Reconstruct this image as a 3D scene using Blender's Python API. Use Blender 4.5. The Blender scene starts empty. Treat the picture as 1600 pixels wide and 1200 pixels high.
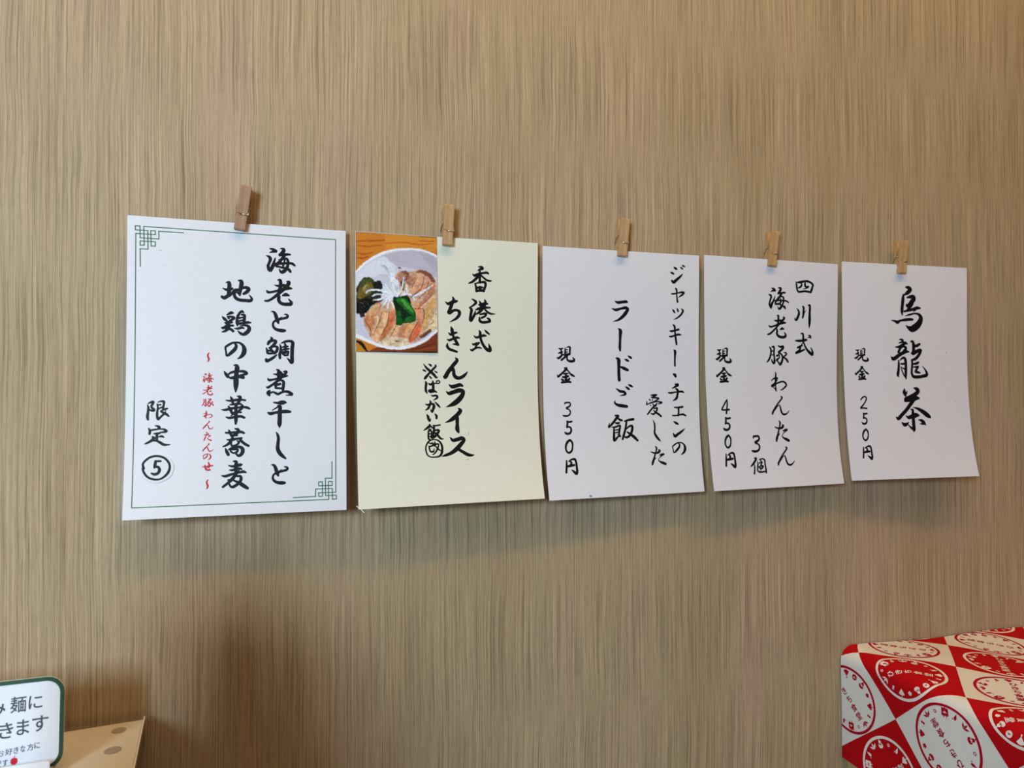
import bpy, bmesh, math, random
import numpy as np
from mathutils import Vector, Matrix

random.seed(7)
C = bpy.context.scene.collection
SC = bpy.context.scene
R = math.radians

# ------------------------------------------------------------------ camera
YAW, PITCH, ROLL, DIST, EYE = (0.310924, 0.013006, -0.00128, 0.787873, 1.04)      # seated photographer, oblique to the wall
fwd = Vector((math.sin(YAW)*math.cos(PITCH), math.cos(YAW)*math.cos(PITCH), math.sin(PITCH)))
rgt = Vector((math.cos(YAW), -math.sin(YAW), 0.0))
upv = rgt.cross(fwd)
c_, s_ = math.cos(ROLL), math.sin(ROLL)
r2, u2 = rgt*c_ + upv*s_, upv*c_ - rgt*s_
cam = bpy.data.cameras.new('camera')
cam.sensor_width = 36.0
cam.lens = 36.0*1109.0/1600.0
cam.clip_start = 0.02
cam.dof.use_dof = True
cam.dof.focus_distance = 0.80
cam.dof.aperture_fstop = 9.5
camo = bpy.data.objects.new('camera', cam)
camo.matrix_world = Matrix(((r2.x, u2.x, -fwd.x, 0.0), (r2.y, u2.y, -fwd.y, -DIST), (r2.z, u2.z, -fwd.z, EYE), (0, 0, 0, 1)))
C.objects.link(camo)
SC.camera = camo

# ------------------------------------------------------------------ light and exposure
SC.view_settings.view_transform = 'Standard'
SC.view_settings.look = 'None'
SC.view_settings.gamma = 1.0
SC.view_settings.use_curve_mapping = False
SC.view_settings.exposure = -0.05
wd = bpy.data.worlds.new('room_light')
wd.use_nodes = True
wd.node_tree.nodes['Background'].inputs[0].default_value = (0.84, 0.90, 1.0, 1)
wd.node_tree.nodes['Background'].inputs[1].default_value = 0.02
SC.world = wd

def area(name, loc, target, size, size_y, power, col):
    l = bpy.data.lights.new(name, 'AREA')
    l.shape = 'RECTANGLE'; l.size = size; l.size_y = size_y
    l.energy = power; l.color = col
    o = bpy.data.objects.new(name, l)
    o.location = loc
    o.rotation_euler = (Vector(target) - Vector(loc)).to_track_quat('-Z', 'Y').to_euler()
    C.objects.link(o)
    return o
# daylight through the shop window behind the photographer's left shoulder
area('window_daylight', (-0.98, -1.70, 1.40), (0.1, 0.0, 1.0), 0.48, 0.56, 37.5, (0.585, 0.79, 0.98))
# a row of warm ceiling lamps running along the wall
area('ceiling_lamp_row', (0.75, -0.86, 2.85), (0.75, -0.35, 1.0), 2.8, 0.16, 24.0, (1.0, 0.54, 0.15))
# added neutral fill lamp, stands in for ceiling bounce on level surfaces
area('top_fill', (0.2, -1.15, 3.0), (0.2, -1.15, 0.0), 2.6, 1.3, 14.0, (1.0, 0.93, 0.82))

# ------------------------------------------------------------------ measured layout
# sheets: left X, top Z, tilt, curl left mid/bottom, curl right mid/bottom, stand-off left/right (m)
SHEETS = {
    1: [-0.14697, 1.21554, 0.00138, -0.00583, 0.01389, 0.00508, 0.02008, 0.01034, 0.00645],
    2: [0.07351, 1.21554, -0.00395, -0.00479, 0.02517, -0.01592, 0.01916, 0.00545, 0.00519],
    3: [0.28995, 1.21362, -0.00177, -0.01097, 0.0198, -0.00961, 0.00914, 0.00417, 0.00693],
    4: [0.50758, 1.2154, 0.00105, -0.00593, 0.02047, -0.01168, 0.00915, 0.00644, 0.00569],
    5: [0.72463, 1.21926, 0.00032, -0.00347, 0.01525, -0.00912, 0.01619, 0.00536, 0.01828],
}
# brush strokes on the sheets in tenths of a millimetre: x,y,width(x2)
INK = {
    1: [
        ('k', '199,1854,15 225,1839,35 244,1836,45 237,1862,40 228,1883,30 245,1905,45 252,1918,50 235,1923,35 211,1910,25/194,1865,15 202,1889,35 200,1936,40 196,1983,45 201,2009,35/287,1839,15 310,1831,25 339,1834,45 340,1863,35 333,1900,40/280,1857,20 287,1889,30 283,1931,35 282,1973,40 292,2007,40 313,1986,35 341,1958,35/292,1865,30 313,1865,30/292,1905,30 326,1887,30/374,1903,25 360,1905,35 336,1916,30 312,1929,20 336,1942,40 365,1958,45 387,1979,25/360,1916,15 355,1937,20/266,2070,15 295,2078,40 303,2089,50 291,2104,30/210,2098,25 220,2119,40 218,2150,40/229,2114,30 262,2109,30 310,2104,20 348,2108,35 368,2126,45 344,2134,35 311,2136,20/256,2148,20 282,2148,40 311,2144,30/285,2151,40 283,2182,45 283,2219,40/299,2180,15 326,2175,40 345,2184,25/240,2177,15 254,2187,50 245,2208,50 217,2228,40 189,2243,30 177,2248,15/255,2216,30 283,2219,35 312,2235,45 346,2257,45 375,2260,30 402,2258,15'),
        ('red', '752,1340,12 740,1358,25 740,1379,29 748,1401,29 747,1418,25 737,1431,12/711,1553,7 722,1556,17 729,1562,15/707,1567,5 717,1563,15 728,1562,12/697,1580,7 706,1584,17 709,1588,17 705,1601,15 701,1615,15 699,1622,15 708,1636,17/709,1639,10 710,1624,22 718,1610,15 724,1598,12 728,1585,5/747,1550,10 758,1551,15 756,1558,20 750,1568,20 744,1574,15/743,1574,10 758,1572,15 769,1570,15 780,1569,13/761,1576,18 752,1586,18 741,1600,20 731,1613,13 731,1620,15 747,1619,15 764,1624,13/739,1594,5 750,1594,13/758,1587,10 766,1586,13 772,1593,15 772,1605,15 766,1622,15 758,1633,20 749,1641,15 742,1629,5/717,1609,7 733,1605,13 758,1604,13 780,1604,13 791,1607,13 798,1611,10/755,1597,10 761,1603,10 754,1615,15 753,1620,10/769,1627,13 777,1632,20 782,1638,10/742,1672,8 747,1671,15 749,1682,18 747,1696,18 747,1705,18 742,1713,15/727,1693,5 738,1695,15 753,1693,15 764,1692,13/699,1717,8 706,1722,15 720,1720,13 739,1714,15 759,1707,15 778,1702,18 786,1703,10/775,1678,13 779,1681,18 772,1690,18 761,1701,18 747,1715,15 734,1729,15 717,1744,15 704,1754,15 693,1756,10/741,1731,13 742,1741,18 741,1752,18 748,1761,20 761,1766,21 778,1766,21 786,1761,21 785,1753,15 778,1745,5/759,1732,10 768,1728,21 777,1730,10/701,1812,8 707,1820,16 709,1835,16 704,1853,16 696,1868,16 688,1876,8/714,1812,11 723,1811,16 725,1817,16 724,1835,16 726,1857,16 726,1875,22 723,1882,11 716,1875,16 711,1864,8/712,1829,11 724,1828,11/711,1844,11 724,1846,11/745,1806,8 757,1811,16 771,1810,22 771,1816,19 760,1825,19 749,1832,19/750,1835,19 761,1841,14 768,1850,17 768,1864,19 762,1877,22 755,1885,19 748,1877,14 740,1868,11/749,1841,11 743,1847,16 736,1849,11/750,1844,11 753,1853,11 746,1860,16 737,1866,16/777,1834,8 788,1836,14 788,1842,17 778,1850,11 772,1851,11/771,1853,11 785,1860,17 793,1868,19 797,1874,14/728,1923,6 730,1932,14 728,1951,17 728,1974,14 728,1992,14 729,2002,14/706,1959,8 717,1952,11 731,1948,17 739,1949,11 731,1962,14 719,1974,14 707,1982,17 710,1984,17 731,1972,14 748,1967,14 769,1963,14 783,1970,17 786,1979,17 777,1988,14 765,1996,11 754,2000,6/714,1985,8 724,1995,11/756,2032,14 762,2035,14 751,2048,14 732,2066,14 716,2086,17 706,2100,17 704,2106,14/703,2100,14 719,2085,17 735,2072,9 745,2068,9 749,2077,14 753,2093,17 761,2106,17 773,2108,17 785,2104,12 798,2092,6/733,2137,8 738,2145,16 736,2160,13 728,2180,13 722,2197,18 715,2214,21 712,2224,16/733,2192,8 726,2199,10/709,2163,8 720,2168,13 738,2169,16 750,2165,21 755,2158,16 749,2154,10/751,2181,8 764,2177,16 775,2176,13 763,2184,10 750,2194,5 745,2203,8 754,2212,16 768,2219,23 780,2223,21/756,2254,15 762,2258,15 751,2270,15 732,2289,15 716,2308,17 706,2323,17 704,2329,14/703,2323,14 719,2307,17 735,2295,9 745,2290,9 749,2299,15 753,2316,18 761,2329,18 773,2331,18 786,2326,12 799,2315,6/741,2359,12 747,2368,16 743,2380,21 730,2394,21 716,2405,14 712,2405,12 710,2392,10 708,2375,12 718,2367,14 733,2359,12 745,2357,11 759,2358,12 770,2366,16 776,2379,25 776,2393,26 769,2405,21 759,2413,12 752,2416,5/735,2356,5 743,2360,11/700,2484,12 747,2479,18 795,2474,25/724,2469,18 730,2498,31 742,2514,31 772,2515,31/756,2442,18 765,2464,31 762,2489,31 745,2492,18/757,2612,12 745,2629,25 746,2650,29 754,2671,29 752,2689,25 742,2701,12'),
        ('k', '908,618,21 930,616,53 936,641,69 934,696,69 931,740,69/875,679,16 906,692,47 936,690,63 966,678,37/866,765,47 886,777,63 916,760,63 952,736,53 977,710,32/1022,593,21 1048,597,58 1053,619,74 1046,663,69 1038,708,58 1036,743,37/964,708,21 992,696,64 1028,686,48 1069,665,48 1105,663,59 1125,676,53 1105,705,64 1074,728,48/987,715,48 985,748,53 1003,778,58 1039,793,58 1090,796,59 1142,794,59 1152,774,43 1128,739,16/1007,709,42 1023,728,37/915,951,21 938,937,47 958,928,58 973,930,32/870,969,16 890,990,53 910,1009,42/918,970,26 933,986,42/923,970,32 958,969,42 984,979,48 958,1002,47 928,1027,53 903,1036,32/895,1031,21 928,1030,47 964,1026,37/948,1021,42 918,1058,53 888,1080,42 868,1084,31/878,1092,31 918,1069,42 949,1060,42 974,1059,37/928,1047,63 924,1085,74 899,1116,47 868,1127,16/929,1090,47 954,1098,47 975,1116,47/1034,928,42 1060,910,48 1073,921,27/1034,928,37 1017,961,42 1012,1000,48 1012,1033,48 1017,1060,21/1035,936,37 1019,978,37/1055,944,32 1081,948,48 1081,987,53 1076,1031,48/1030,980,42 1065,971,32/1030,1011,42 1071,998,32/1025,1038,48 1076,1028,43 1117,1022,48 1143,1024,27/1040,1060,16 1071,1053,32 1107,1055,48 1128,1074,59 1123,1107,69 1092,1138,69 1072,1147,53 1046,1136,48 1020,1112,16/987,1089,16 1020,1088,42 1061,1078,42 1077,1083,27/991,1236,37 1006,1263,48 996,1296,63 961,1335,63 926,1366,42 916,1366,37 910,1331,31 905,1282,37 930,1260,42 970,1237,37 1001,1231,32 1037,1235,37 1067,1257,48 1083,1295,74 1081,1333,80 1063,1366,64 1038,1389,37 1020,1397,16/975,1229,16 996,1239,32/987,1464,21 1010,1467,53 1016,1488,79 1011,1543,74 1007,1614,89 1007,1663,84 1005,1706,58 1005,1739,16/894,1528,16 910,1555,52 930,1582,58/935,1557,31 958,1541,42 998,1530,47 1044,1526,42 1090,1531,53 1111,1548,42 1075,1562,42 1039,1573,42/953,1595,42 989,1592,58 1034,1584,47 1075,1589,58/955,1784,16 970,1814,52 978,1846,47/912,1822,16 950,1827,37 1011,1819,47 1062,1817,37 1095,1822,37/1021,1781,21 1046,1789,58 1041,1825,53 1026,1857,47/951,1868,21 986,1863,37 1037,1857,42 1062,1863,26/873,1916,16 906,1919,42 951,1908,47 1012,1898,42 1078,1893,37 1113,1896,47 1139,1909,32/938,1884,26 954,1911,52 972,1954,42/1057,1890,42 1072,1879,47 1062,1906,47 1037,1928,37/972,1954,31 1012,1944,42 1058,1944,31/917,1992,21 942,2000,42 997,1992,47 1053,1985,47 1089,1999,42/1009,1863,52 1009,1944,58 1010,2011,63 1008,2060,37/962,1978,21 987,1963,31/941,2120,16 953,2145,47 969,2182,42/913,2149,31 953,2150,42 1014,2145,42 1060,2143,47 1088,2155,37/1003,2110,26 1029,2119,52 1034,2140,57 1014,2162,42 984,2177,42/979,2183,31 1024,2178,37/979,2183,42 984,2215,42/927,2219,21 964,2222,47 1015,2213,42 1065,2205,37/979,2204,47 959,2241,52 925,2273,41 890,2288,21/1050,2216,42 1071,2243,47 1106,2271,47 1132,2285,42/974,2225,31 965,2257,36 975,2279,31 1025,2269,36 1040,2243,42 1025,2234,26/965,2287,16 995,2279,26/913,2307,21 925,2337,52 941,2369,52/940,2321,16 965,2305,31 1010,2296,42 1056,2297,52 1076,2319,63 1072,2356,63 1042,2382,52 1006,2357,21/955,2321,21 996,2319,31 1031,2320,31 1021,2344,42 991,2354,31 966,2340,31 958,2327,26/992,2437,26 1014,2440,47 1017,2472,67 1015,2530,62 1018,2573,46/947,2478,21 982,2487,41 1027,2480,52 1063,2473,52 1073,2471,21/955,2523,21 983,2524,41 1028,2512,41 1058,2513,41 1071,2522,21/1048,2526,26 1033,2542,31/883,2577,20 913,2583,46 958,2571,46 1003,2559,41 1053,2548,41 1089,2543,47 1109,2552,26/1013,2573,52 984,2609,62 954,2640,51 924,2665,46 895,2688,41/1029,2587,36 1054,2585,41 1064,2606,52 1054,2643,52 1025,2671,52 990,2691,51 970,2688,41 952,2661,31/939,2621,21 974,2619,31 1009,2634,36 1055,2659,62 1090,2684,67 1126,2709,52'),
        ('k', '1326,242,16 1358,251,54 1385,266,60/1324,284,11 1353,274,38 1379,269,49/1293,319,16 1319,329,49 1332,348,60 1322,387,49 1309,422,49/1306,422,43 1325,463,76 1335,473,49 1354,428,65 1369,379,43 1380,339,22/1432,235,16 1461,239,49 1464,255,66 1446,285,66 1427,303,60/1427,305,33 1464,300,49 1496,293,49 1528,293,33/1472,305,55 1448,341,55 1422,376,55 1396,406,60 1391,420,54 1417,427,38 1460,436,44 1491,437,38/1411,351,16 1427,356,33/1464,345,33 1491,338,44 1507,365,49 1507,399,49 1492,445,60 1454,481,66 1438,482,49 1422,454,22/1375,396,22 1412,396,44 1465,390,44 1518,384,44 1550,388,50 1574,406,39/1475,345,27 1470,379,33 1459,413,38/1497,445,49 1518,455,55 1532,474,44/1438,381,44 1427,364,27/1407,568,22 1428,566,49 1434,586,60 1434,617,60 1431,650,65 1418,679,54/1376,622,16 1402,629,38 1428,628,49 1460,621,55 1476,620,44/1300,685,27 1308,698,49 1334,700,43 1386,686,43 1423,676,49 1471,663,49 1514,649,60 1543,651,33/1495,580,22 1516,584,60 1511,607,71 1487,637,66 1455,672,66 1424,701,60 1387,737,54 1339,775,43 1308,790,43 1282,791,32/1413,724,49 1418,746,60 1416,775,60 1429,802,60 1461,818,60 1504,819,66 1536,815,66 1541,798,55 1514,762,16/1458,728,33 1487,718,66 1517,725,33/1348,900,22 1369,905,43 1385,932,60 1396,966,65 1409,1004,60 1414,1021,33/1477,926,22 1496,929,33 1507,942,44 1499,957,49 1467,969,44 1430,978,44 1404,988,49 1377,1000,38 1362,1022,38 1362,1050,43 1380,1078,49 1415,1093,60 1457,1098,65 1478,1097,49/1454,950,11 1425,970,27/1339,1168,16 1349,1182,49 1342,1204,49 1323,1221,59 1313,1241,43/1352,1210,43 1373,1201,43 1389,1212,54 1373,1243,54 1347,1271,49 1326,1282,32/1298,1283,22 1306,1311,43 1311,1335,43 1342,1338,38 1374,1334,38/1363,1268,32 1389,1265,38 1405,1275,49 1400,1309,54 1379,1337,43/1337,1282,43 1347,1304,49 1358,1321,38/1316,1310,32 1347,1310,43 1368,1315,27/1400,1351,22 1369,1379,49 1327,1407,54 1301,1416,59 1296,1399,43/1429,1239,11 1439,1269,38 1437,1308,43 1429,1353,54 1432,1386,43/1444,1230,16 1484,1212,44 1532,1206,49 1556,1219,60 1553,1278,66 1551,1362,65 1548,1429,65 1522,1404,38 1501,1382,11/1479,1235,33 1489,1263,44 1484,1296,43/1452,1274,22 1484,1265,49 1513,1262,22/1450,1300,33 1490,1291,38 1521,1287,27/1455,1325,49 1474,1319,33 1495,1316,38 1514,1315,33 1508,1352,33/1458,1336,38 1479,1355,38 1511,1352,33/1469,1336,33 1495,1332,33/1398,1506,22 1417,1514,49 1419,1547,65 1422,1586,65 1417,1614,65/1417,1520,43 1435,1536,59 1451,1547,43/1370,1551,16 1401,1556,38 1438,1556,49 1459,1547,22/1469,1525,27 1496,1525,43 1485,1547,49 1459,1575,49 1428,1603,54 1386,1642,48 1349,1669,43 1313,1691,43 1303,1686,27/1315,1601,27 1326,1614,48 1365,1609,38 1412,1597,38 1464,1578,49 1507,1569,27/1396,1631,43 1391,1664,54 1391,1697,38/1401,1625,38 1443,1616,38 1467,1630,49 1467,1669,54 1462,1713,49/1407,1655,32 1438,1647,27/1412,1669,27 1444,1658,22/1391,1697,32 1428,1699,38 1465,1702,32/1329,1727,43 1319,1746,70 1329,1771,43/1339,1746,37 1365,1738,32 1392,1749,43 1413,1760,43 1444,1744,43 1481,1733,43 1518,1738,54 1550,1763,54 1523,1769,27 1491,1771,11/1371,1845,21 1408,1851,43 1450,1848,81 1481,1845,59 1494,1848,27/1411,1878,21 1434,1886,54 1432,1939,70 1432,2007,75 1430,2073,70 1430,2103,21/1359,1927,16 1387,1908,21 1413,1892,32/1320,1952,37 1341,1960,59 1382,1952,48 1432,1944,54 1492,1939,65 1534,1942,43/1399,2152,16 1412,2177,43 1420,2215,53 1415,2280,59 1415,2324,69 1436,2368,69 1468,2401,53 1491,2421,32/1356,2482,21 1376,2486,42 1392,2512,57 1402,2543,63 1415,2580,57 1421,2595,31/1482,2506,21 1501,2509,31 1511,2521,42 1503,2535,47 1472,2546,42 1436,2555,42 1410,2564,47 1384,2575,36 1369,2597,36 1369,2623,42 1387,2649,47 1421,2664,57 1462,2668,63 1483,2668,47/1459,2528,10 1431,2548,26'),
        ('num', '176,2485,35 166,2441,35 191,2405,36 235,2375,36 292,2367,36 350,2384,36 391,2425,36 406,2473,36 393,2528,42 359,2568,36 320,2591,30 269,2592,35 217,2572,35 183,2534,35 167,2491,35 170,2466,35/276,2416,36 322,2417,42/279,2416,42 274,2450,48 269,2478,36/275,2472,36 300,2473,42 315,2498,48 302,2532,48 271,2543,47 245,2533,30'),
    ],
    2: [
        ('k', '738,1432,14 771,1476,43 810,1512,51 853,1551,54 882,1583,36 893,1579,22/871,1443,29 876,1454,36 839,1494,43 795,1540,43 751,1591,50 745,1598,29/800,1435,29 815,1444,43 825,1454,29/729,1498,22 747,1505,36 761,1514,22/859,1506,10 876,1519,29 890,1527,22/797,1567,12 813,1580,33 823,1592,25/757,1630,29 764,1647,50 758,1690,46 761,1733,46 773,1760,17/788,1646,12 808,1660,43 841,1648,36 874,1649,22/838,1623,29 842,1655,48 843,1712,51 846,1740,43/839,1737,50 810,1740,55 792,1729,36 810,1719,29 850,1730,43 883,1748,22/900,1617,25 881,1626,25 883,1644,25 899,1649,25 916,1639,25 914,1622,25 900,1617,25/817,1778,10 835,1788,32 864,1783,36 886,1791,43 885,1808,43 863,1824,29 843,1835,12/801,1840,17 810,1854,40 800,1889,43 781,1925,43 751,1945,17/749,1876,10 771,1886,33 807,1879,36 840,1879,43 847,1904,58 835,1940,50 825,1964,43 813,1953,26 808,1932,10/855,1853,12 880,1876,35 902,1901,39 916,1916,22/761,1990,11 777,2017,53 782,2045,47 796,2063,43 805,2035,7/852,1984,10 872,2007,47 873,2036,43/792,2104,31 795,2118,54 767,2140,46 724,2167,15/811,2126,31 830,2145,28 841,2157,19/782,2159,31 806,2156,31/774,2174,23 777,2197,35 777,2258,35 791,2270,31/782,2174,23 809,2175,31 813,2198,31 808,2225,28/785,2205,31 808,2206,26/792,2236,26 808,2232,31/831,2115,23 866,2117,26 910,2110,31/844,2119,39 841,2161,43 832,2206,46 811,2247,46/849,2172,31 880,2165,39 896,2173,47 875,2207,51 847,2237,51 819,2255,31/856,2199,39 886,2230,47 917,2262,36 944,2266,16/778,2305,18 801,2312,31 821,2308,31 824,2327,34 800,2342,28 775,2343,18/782,2343,31 783,2371,31 794,2398,31 825,2401,35 836,2373,15 836,2362,5/843,2290,12 846,2320,43 835,2339,31/844,2328,23 875,2318,31 887,2322,26 878,2363,31 848,2411,31 816,2436,15/851,2340,23 881,2375,28 935,2407,15/790,2277,35 762,2307,31 743,2348,29 745,2396,29 761,2438,26 796,2458,23 846,2460,25 890,2454,35 914,2432,46 926,2391,46 924,2338,43 904,2299,36 873,2276,26 838,2269,22 790,2277,31'),
        ('k', '1074,669,17 1086,696,54 1068,744,68 1043,812,68 1024,848,49 1039,857,49 1083,825,54 1120,818,49 1151,835,64 1151,869,64 1120,909,54 1076,937,32 1039,956,7/991,728,15 1021,749,56 1064,732,61 1108,719,61 1126,715,42/1054,1007,17 1066,1040,66 1072,1088,56 1088,1130,49 1112,1172,61 1140,1214,37 1112,1205,44 1072,1203,12/1026,1077,17 1051,1095,54 1088,1079,56 1122,1072,32/1010,1150,17 1032,1161,44 1075,1145,49 1125,1129,54 1153,1135,25/1013,1195,17 1010,1228,56 1031,1258,54 1074,1275,54 1121,1290,42/1107,1360,28 1122,1383,65 1074,1446,74 1020,1515,81 978,1578,76 964,1570,30/1050,1498,58 1073,1475,42 1082,1503,60 1084,1549,70 1113,1583,72 1155,1586,65 1209,1554,59 1245,1514,12/1026,1662,19 1058,1684,70 1112,1675,74 1153,1664,70 1180,1675,47/993,1740,18 1022,1760,69 1081,1744,81 1146,1727,89 1188,1738,70 1175,1784,93 1126,1841,105 1078,1875,93 1030,1897,51 986,1913,9/1129,1931,26 1151,1953,73 1108,2006,81 1056,2048,81 1017,2069,48 969,2088,9/1116,2017,44 1112,2044,72 1110,2108,68 1109,2161,87 1121,2196,44/1022,2252,17 1054,2283,65 1104,2276,72 1160,2264,76 1182,2281,66 1141,2333,83 1088,2384,87 1026,2424,65 959,2446,47 920,2457,11/1111,2385,54 1159,2413,59 1219,2447,65 1264,2456,44 1292,2452,15'),
        ('dots', '1236,2208,15 1238,2215,15/1233,2227,15 1235,2229,15/1215,2499,20 1220,2504,15'),
        ('k', '1377,313,17 1415,317,50 1425,332,62 1396,342,45 1368,359,15/1308,400,15 1330,416,50 1371,399,50 1428,384,45 1479,378,50 1495,387,37/1393,355,37 1393,416,50 1396,495,45/1390,410,62 1352,448,55 1308,487,49 1264,508,25/1409,412,37 1441,438,40 1479,464,42 1524,471,33 1533,468,18/1336,507,30 1349,540,45 1355,594,50/1346,506,25 1396,492,37 1453,489,55 1463,517,50 1447,566,50 1441,594,37/1365,554,37 1396,550,62 1425,549,37/1355,594,37 1396,583,57 1441,585,50/1377,478,17 1396,474,37/1298,685,15 1327,699,42 1349,722,55 1320,754,42 1270,786,20/1270,786,25 1295,803,54 1289,852,57 1279,925,49 1289,934,50 1314,894,57 1333,857,50 1342,820,17/1377,746,17 1403,751,62 1441,737,62 1485,733,38/1387,703,15 1400,727,45 1415,781,50/1450,685,17 1460,712,55 1444,768,57/1349,805,30 1384,794,62 1441,780,55 1517,778,33/1434,787,50 1390,831,55 1349,859,25/1447,792,30 1485,828,43 1530,848,38 1575,848,15/1396,858,30 1441,848,45 1469,850,50 1454,878,42 1415,897,42/1390,892,30 1393,928,55 1415,946,55 1473,944,55 1517,934,43 1505,913,55 1479,895,18/1381,1040,15 1396,1061,52 1398,1098,60 1403,1135,52 1422,1186,54 1452,1233,60 1487,1265,68 1517,1272,60 1514,1243,68 1506,1214,38 1498,1190,9/1321,1102,12 1350,1123,45 1396,1111,45 1441,1099,53 1468,1102,30/1451,1034,12 1472,1056,45 1507,1083,30/1300,1191,12 1319,1204,45 1349,1192,45 1388,1184,30/1380,1186,45 1357,1209,37 1341,1235,37/1277,1258,12 1296,1270,49 1330,1253,42 1357,1240,37 1391,1239,37 1414,1248,15'),
    ],
    3: [
        ('k', '203,1206,21 229,1211,38 254,1205,26/229,1217,30 235,1233,34 235,1256,47 241,1276,34/198,1263,21 223,1255,43 251,1246,26/253,1276,30 227,1302,47 196,1322,47 180,1316,21/285,1198,21 284,1232,34 283,1275,39/303,1194,17 325,1185,30 346,1189,39 345,1223,43 344,1278,34/289,1220,34 315,1219,26/288,1251,43 314,1245,26/264,1281,34 302,1281,60 344,1268,34/297,1295,43 263,1323,43 235,1343,43/315,1282,30 308,1310,34 314,1342,43 342,1355,52 379,1355,56 398,1346,52 394,1329,43 378,1309,13/277,1439,34 302,1440,43 292,1454,51 259,1486,43 216,1522,47 190,1541,42 183,1522,21/302,1454,34 324,1477,30 351,1509,39 374,1524,52 399,1536,26/267,1507,34 295,1503,38 319,1503,26/291,1505,43 292,1541,51 292,1599,51/250,1547,38 285,1545,51 322,1534,43/237,1572,38 251,1582,38 269,1578,17/335,1564,43 320,1580,47 297,1588,34/236,1610,43 278,1603,51 320,1599,51 350,1607,39/283,1572,34 283,1596,34'),
        ('k', '269,1865,26 274,1851,31 300,1849,31 330,1849,31 341,1872,31 322,1897,36 288,1913,36 293,1921,31 319,1931,26 336,1953,31 329,1987,31 298,2006,36 252,2004,36 240,1998,20/290,2073,36 318,2079,39 349,2073,39/296,2070,36 292,2108,44 285,2140,41/285,2140,36 308,2135,34 332,2147,39 339,2174,41 325,2206,46 295,2218,46 268,2210,48 254,2194,17/317,2290,47 283,2313,53 260,2359,45 262,2412,39 292,2439,45 328,2420,42 345,2367,34 342,2320,45 317,2290,40/257,2526,28 254,2577,43 243,2665,45/280,2541,20 317,2519,32 363,2517,51 377,2552,46 381,2610,48 381,2662,56 371,2684,56 343,2660,51 313,2639,15/304,2539,41 317,2556,43 303,2584,43/270,2595,43 309,2588,56 352,2583,43'),
        ('k', '934,619,19 974,633,60 1034,625,60 1085,620,63 1098,624,41/896,711,19 946,724,57 1013,707,49 1081,695,68 1107,709,63 1078,759,79 1035,806,71 978,846,46 914,866,11/982,950,22 1007,976,79 1006,1041,66 1003,1119,57 1001,1184,63 1005,1220,41/954,1310,33 981,1329,82 985,1412,70 985,1500,70 989,1578,74/996,1412,25 1055,1436,70 1104,1456,58/1111,1284,21 1138,1298,54 1159,1311,33/1069,1326,25 1097,1336,54 1116,1345,37/949,1684,20 997,1715,57 1051,1725,58 1070,1749,53 993,1771,8/929,1831,16 920,1851,33 955,1880,57 1014,1892,74 1084,1901,62/1112,1635,21 1139,1647,54 1166,1660,33/1074,1661,25 1104,1681,54 1122,1692,37/923,2011,33 960,2016,61 932,2050,57 876,2111,49 831,2149,40 842,2101,16/954,2040,33 985,2063,49 1012,2070,45/914,2098,20 951,2103,49 975,2099,37/874,2150,20 917,2149,37 982,2133,41 971,2190,49 963,2248,41/900,2170,41 896,2247,53 897,2309,57 948,2267,37 981,2253,29/920,2185,33 964,2181,33/919,2218,32 962,2209,33/944,2238,24 981,2263,41/1044,2080,29 1093,2068,49 1165,2058,58/1071,2086,45 1056,2163,49 1030,2240,53 1008,2297,45/1067,2173,29 1106,2144,41 1144,2140,54 1139,2203,58 1105,2256,53 1061,2277,45 1013,2254,24/1075,2212,33 1123,2242,53 1170,2277,66 1211,2316,49'),
        ('k', '1418,1765,23 1462,1765,50 1500,1760,30/1484,1769,37 1457,1785,34 1435,1791,27/1426,1791,34 1466,1797,34 1524,1805,40 1514,1817,34 1442,1852,27/1390,1813,23 1407,1828,37/1443,1809,23 1434,1833,27/1358,1844,23 1357,1879,47/1370,1876,23 1415,1860,30 1496,1845,30 1567,1857,37 1522,1874,24/1405,1886,23 1414,1897,30/1441,1872,23 1454,1892,30 1486,1884,30 1497,1869,34/1490,1892,27 1449,1912,37 1394,1967,37 1366,1998,37/1435,1927,17 1466,1928,30 1502,1924,37 1483,1968,40 1446,1999,40 1411,1990,23/1448,1951,17 1474,1975,40 1517,2000,47 1552,2028,40/1437,2073,13 1454,2117,37 1456,2180,40 1451,2227,47 1477,2279,57 1510,2315,44 1529,2337,10/1451,2394,20 1465,2414,41 1458,2452,34 1437,2502,34 1421,2545,47 1401,2588,54 1394,2614,40/1450,2534,20 1432,2551,27/1386,2460,20 1416,2472,34 1463,2476,41 1496,2465,54 1510,2447,41 1494,2438,27/1500,2506,20 1533,2495,41 1565,2492,34 1531,2512,27 1497,2538,14 1483,2561,20 1508,2585,41 1546,2600,61 1577,2612,55'),
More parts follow.
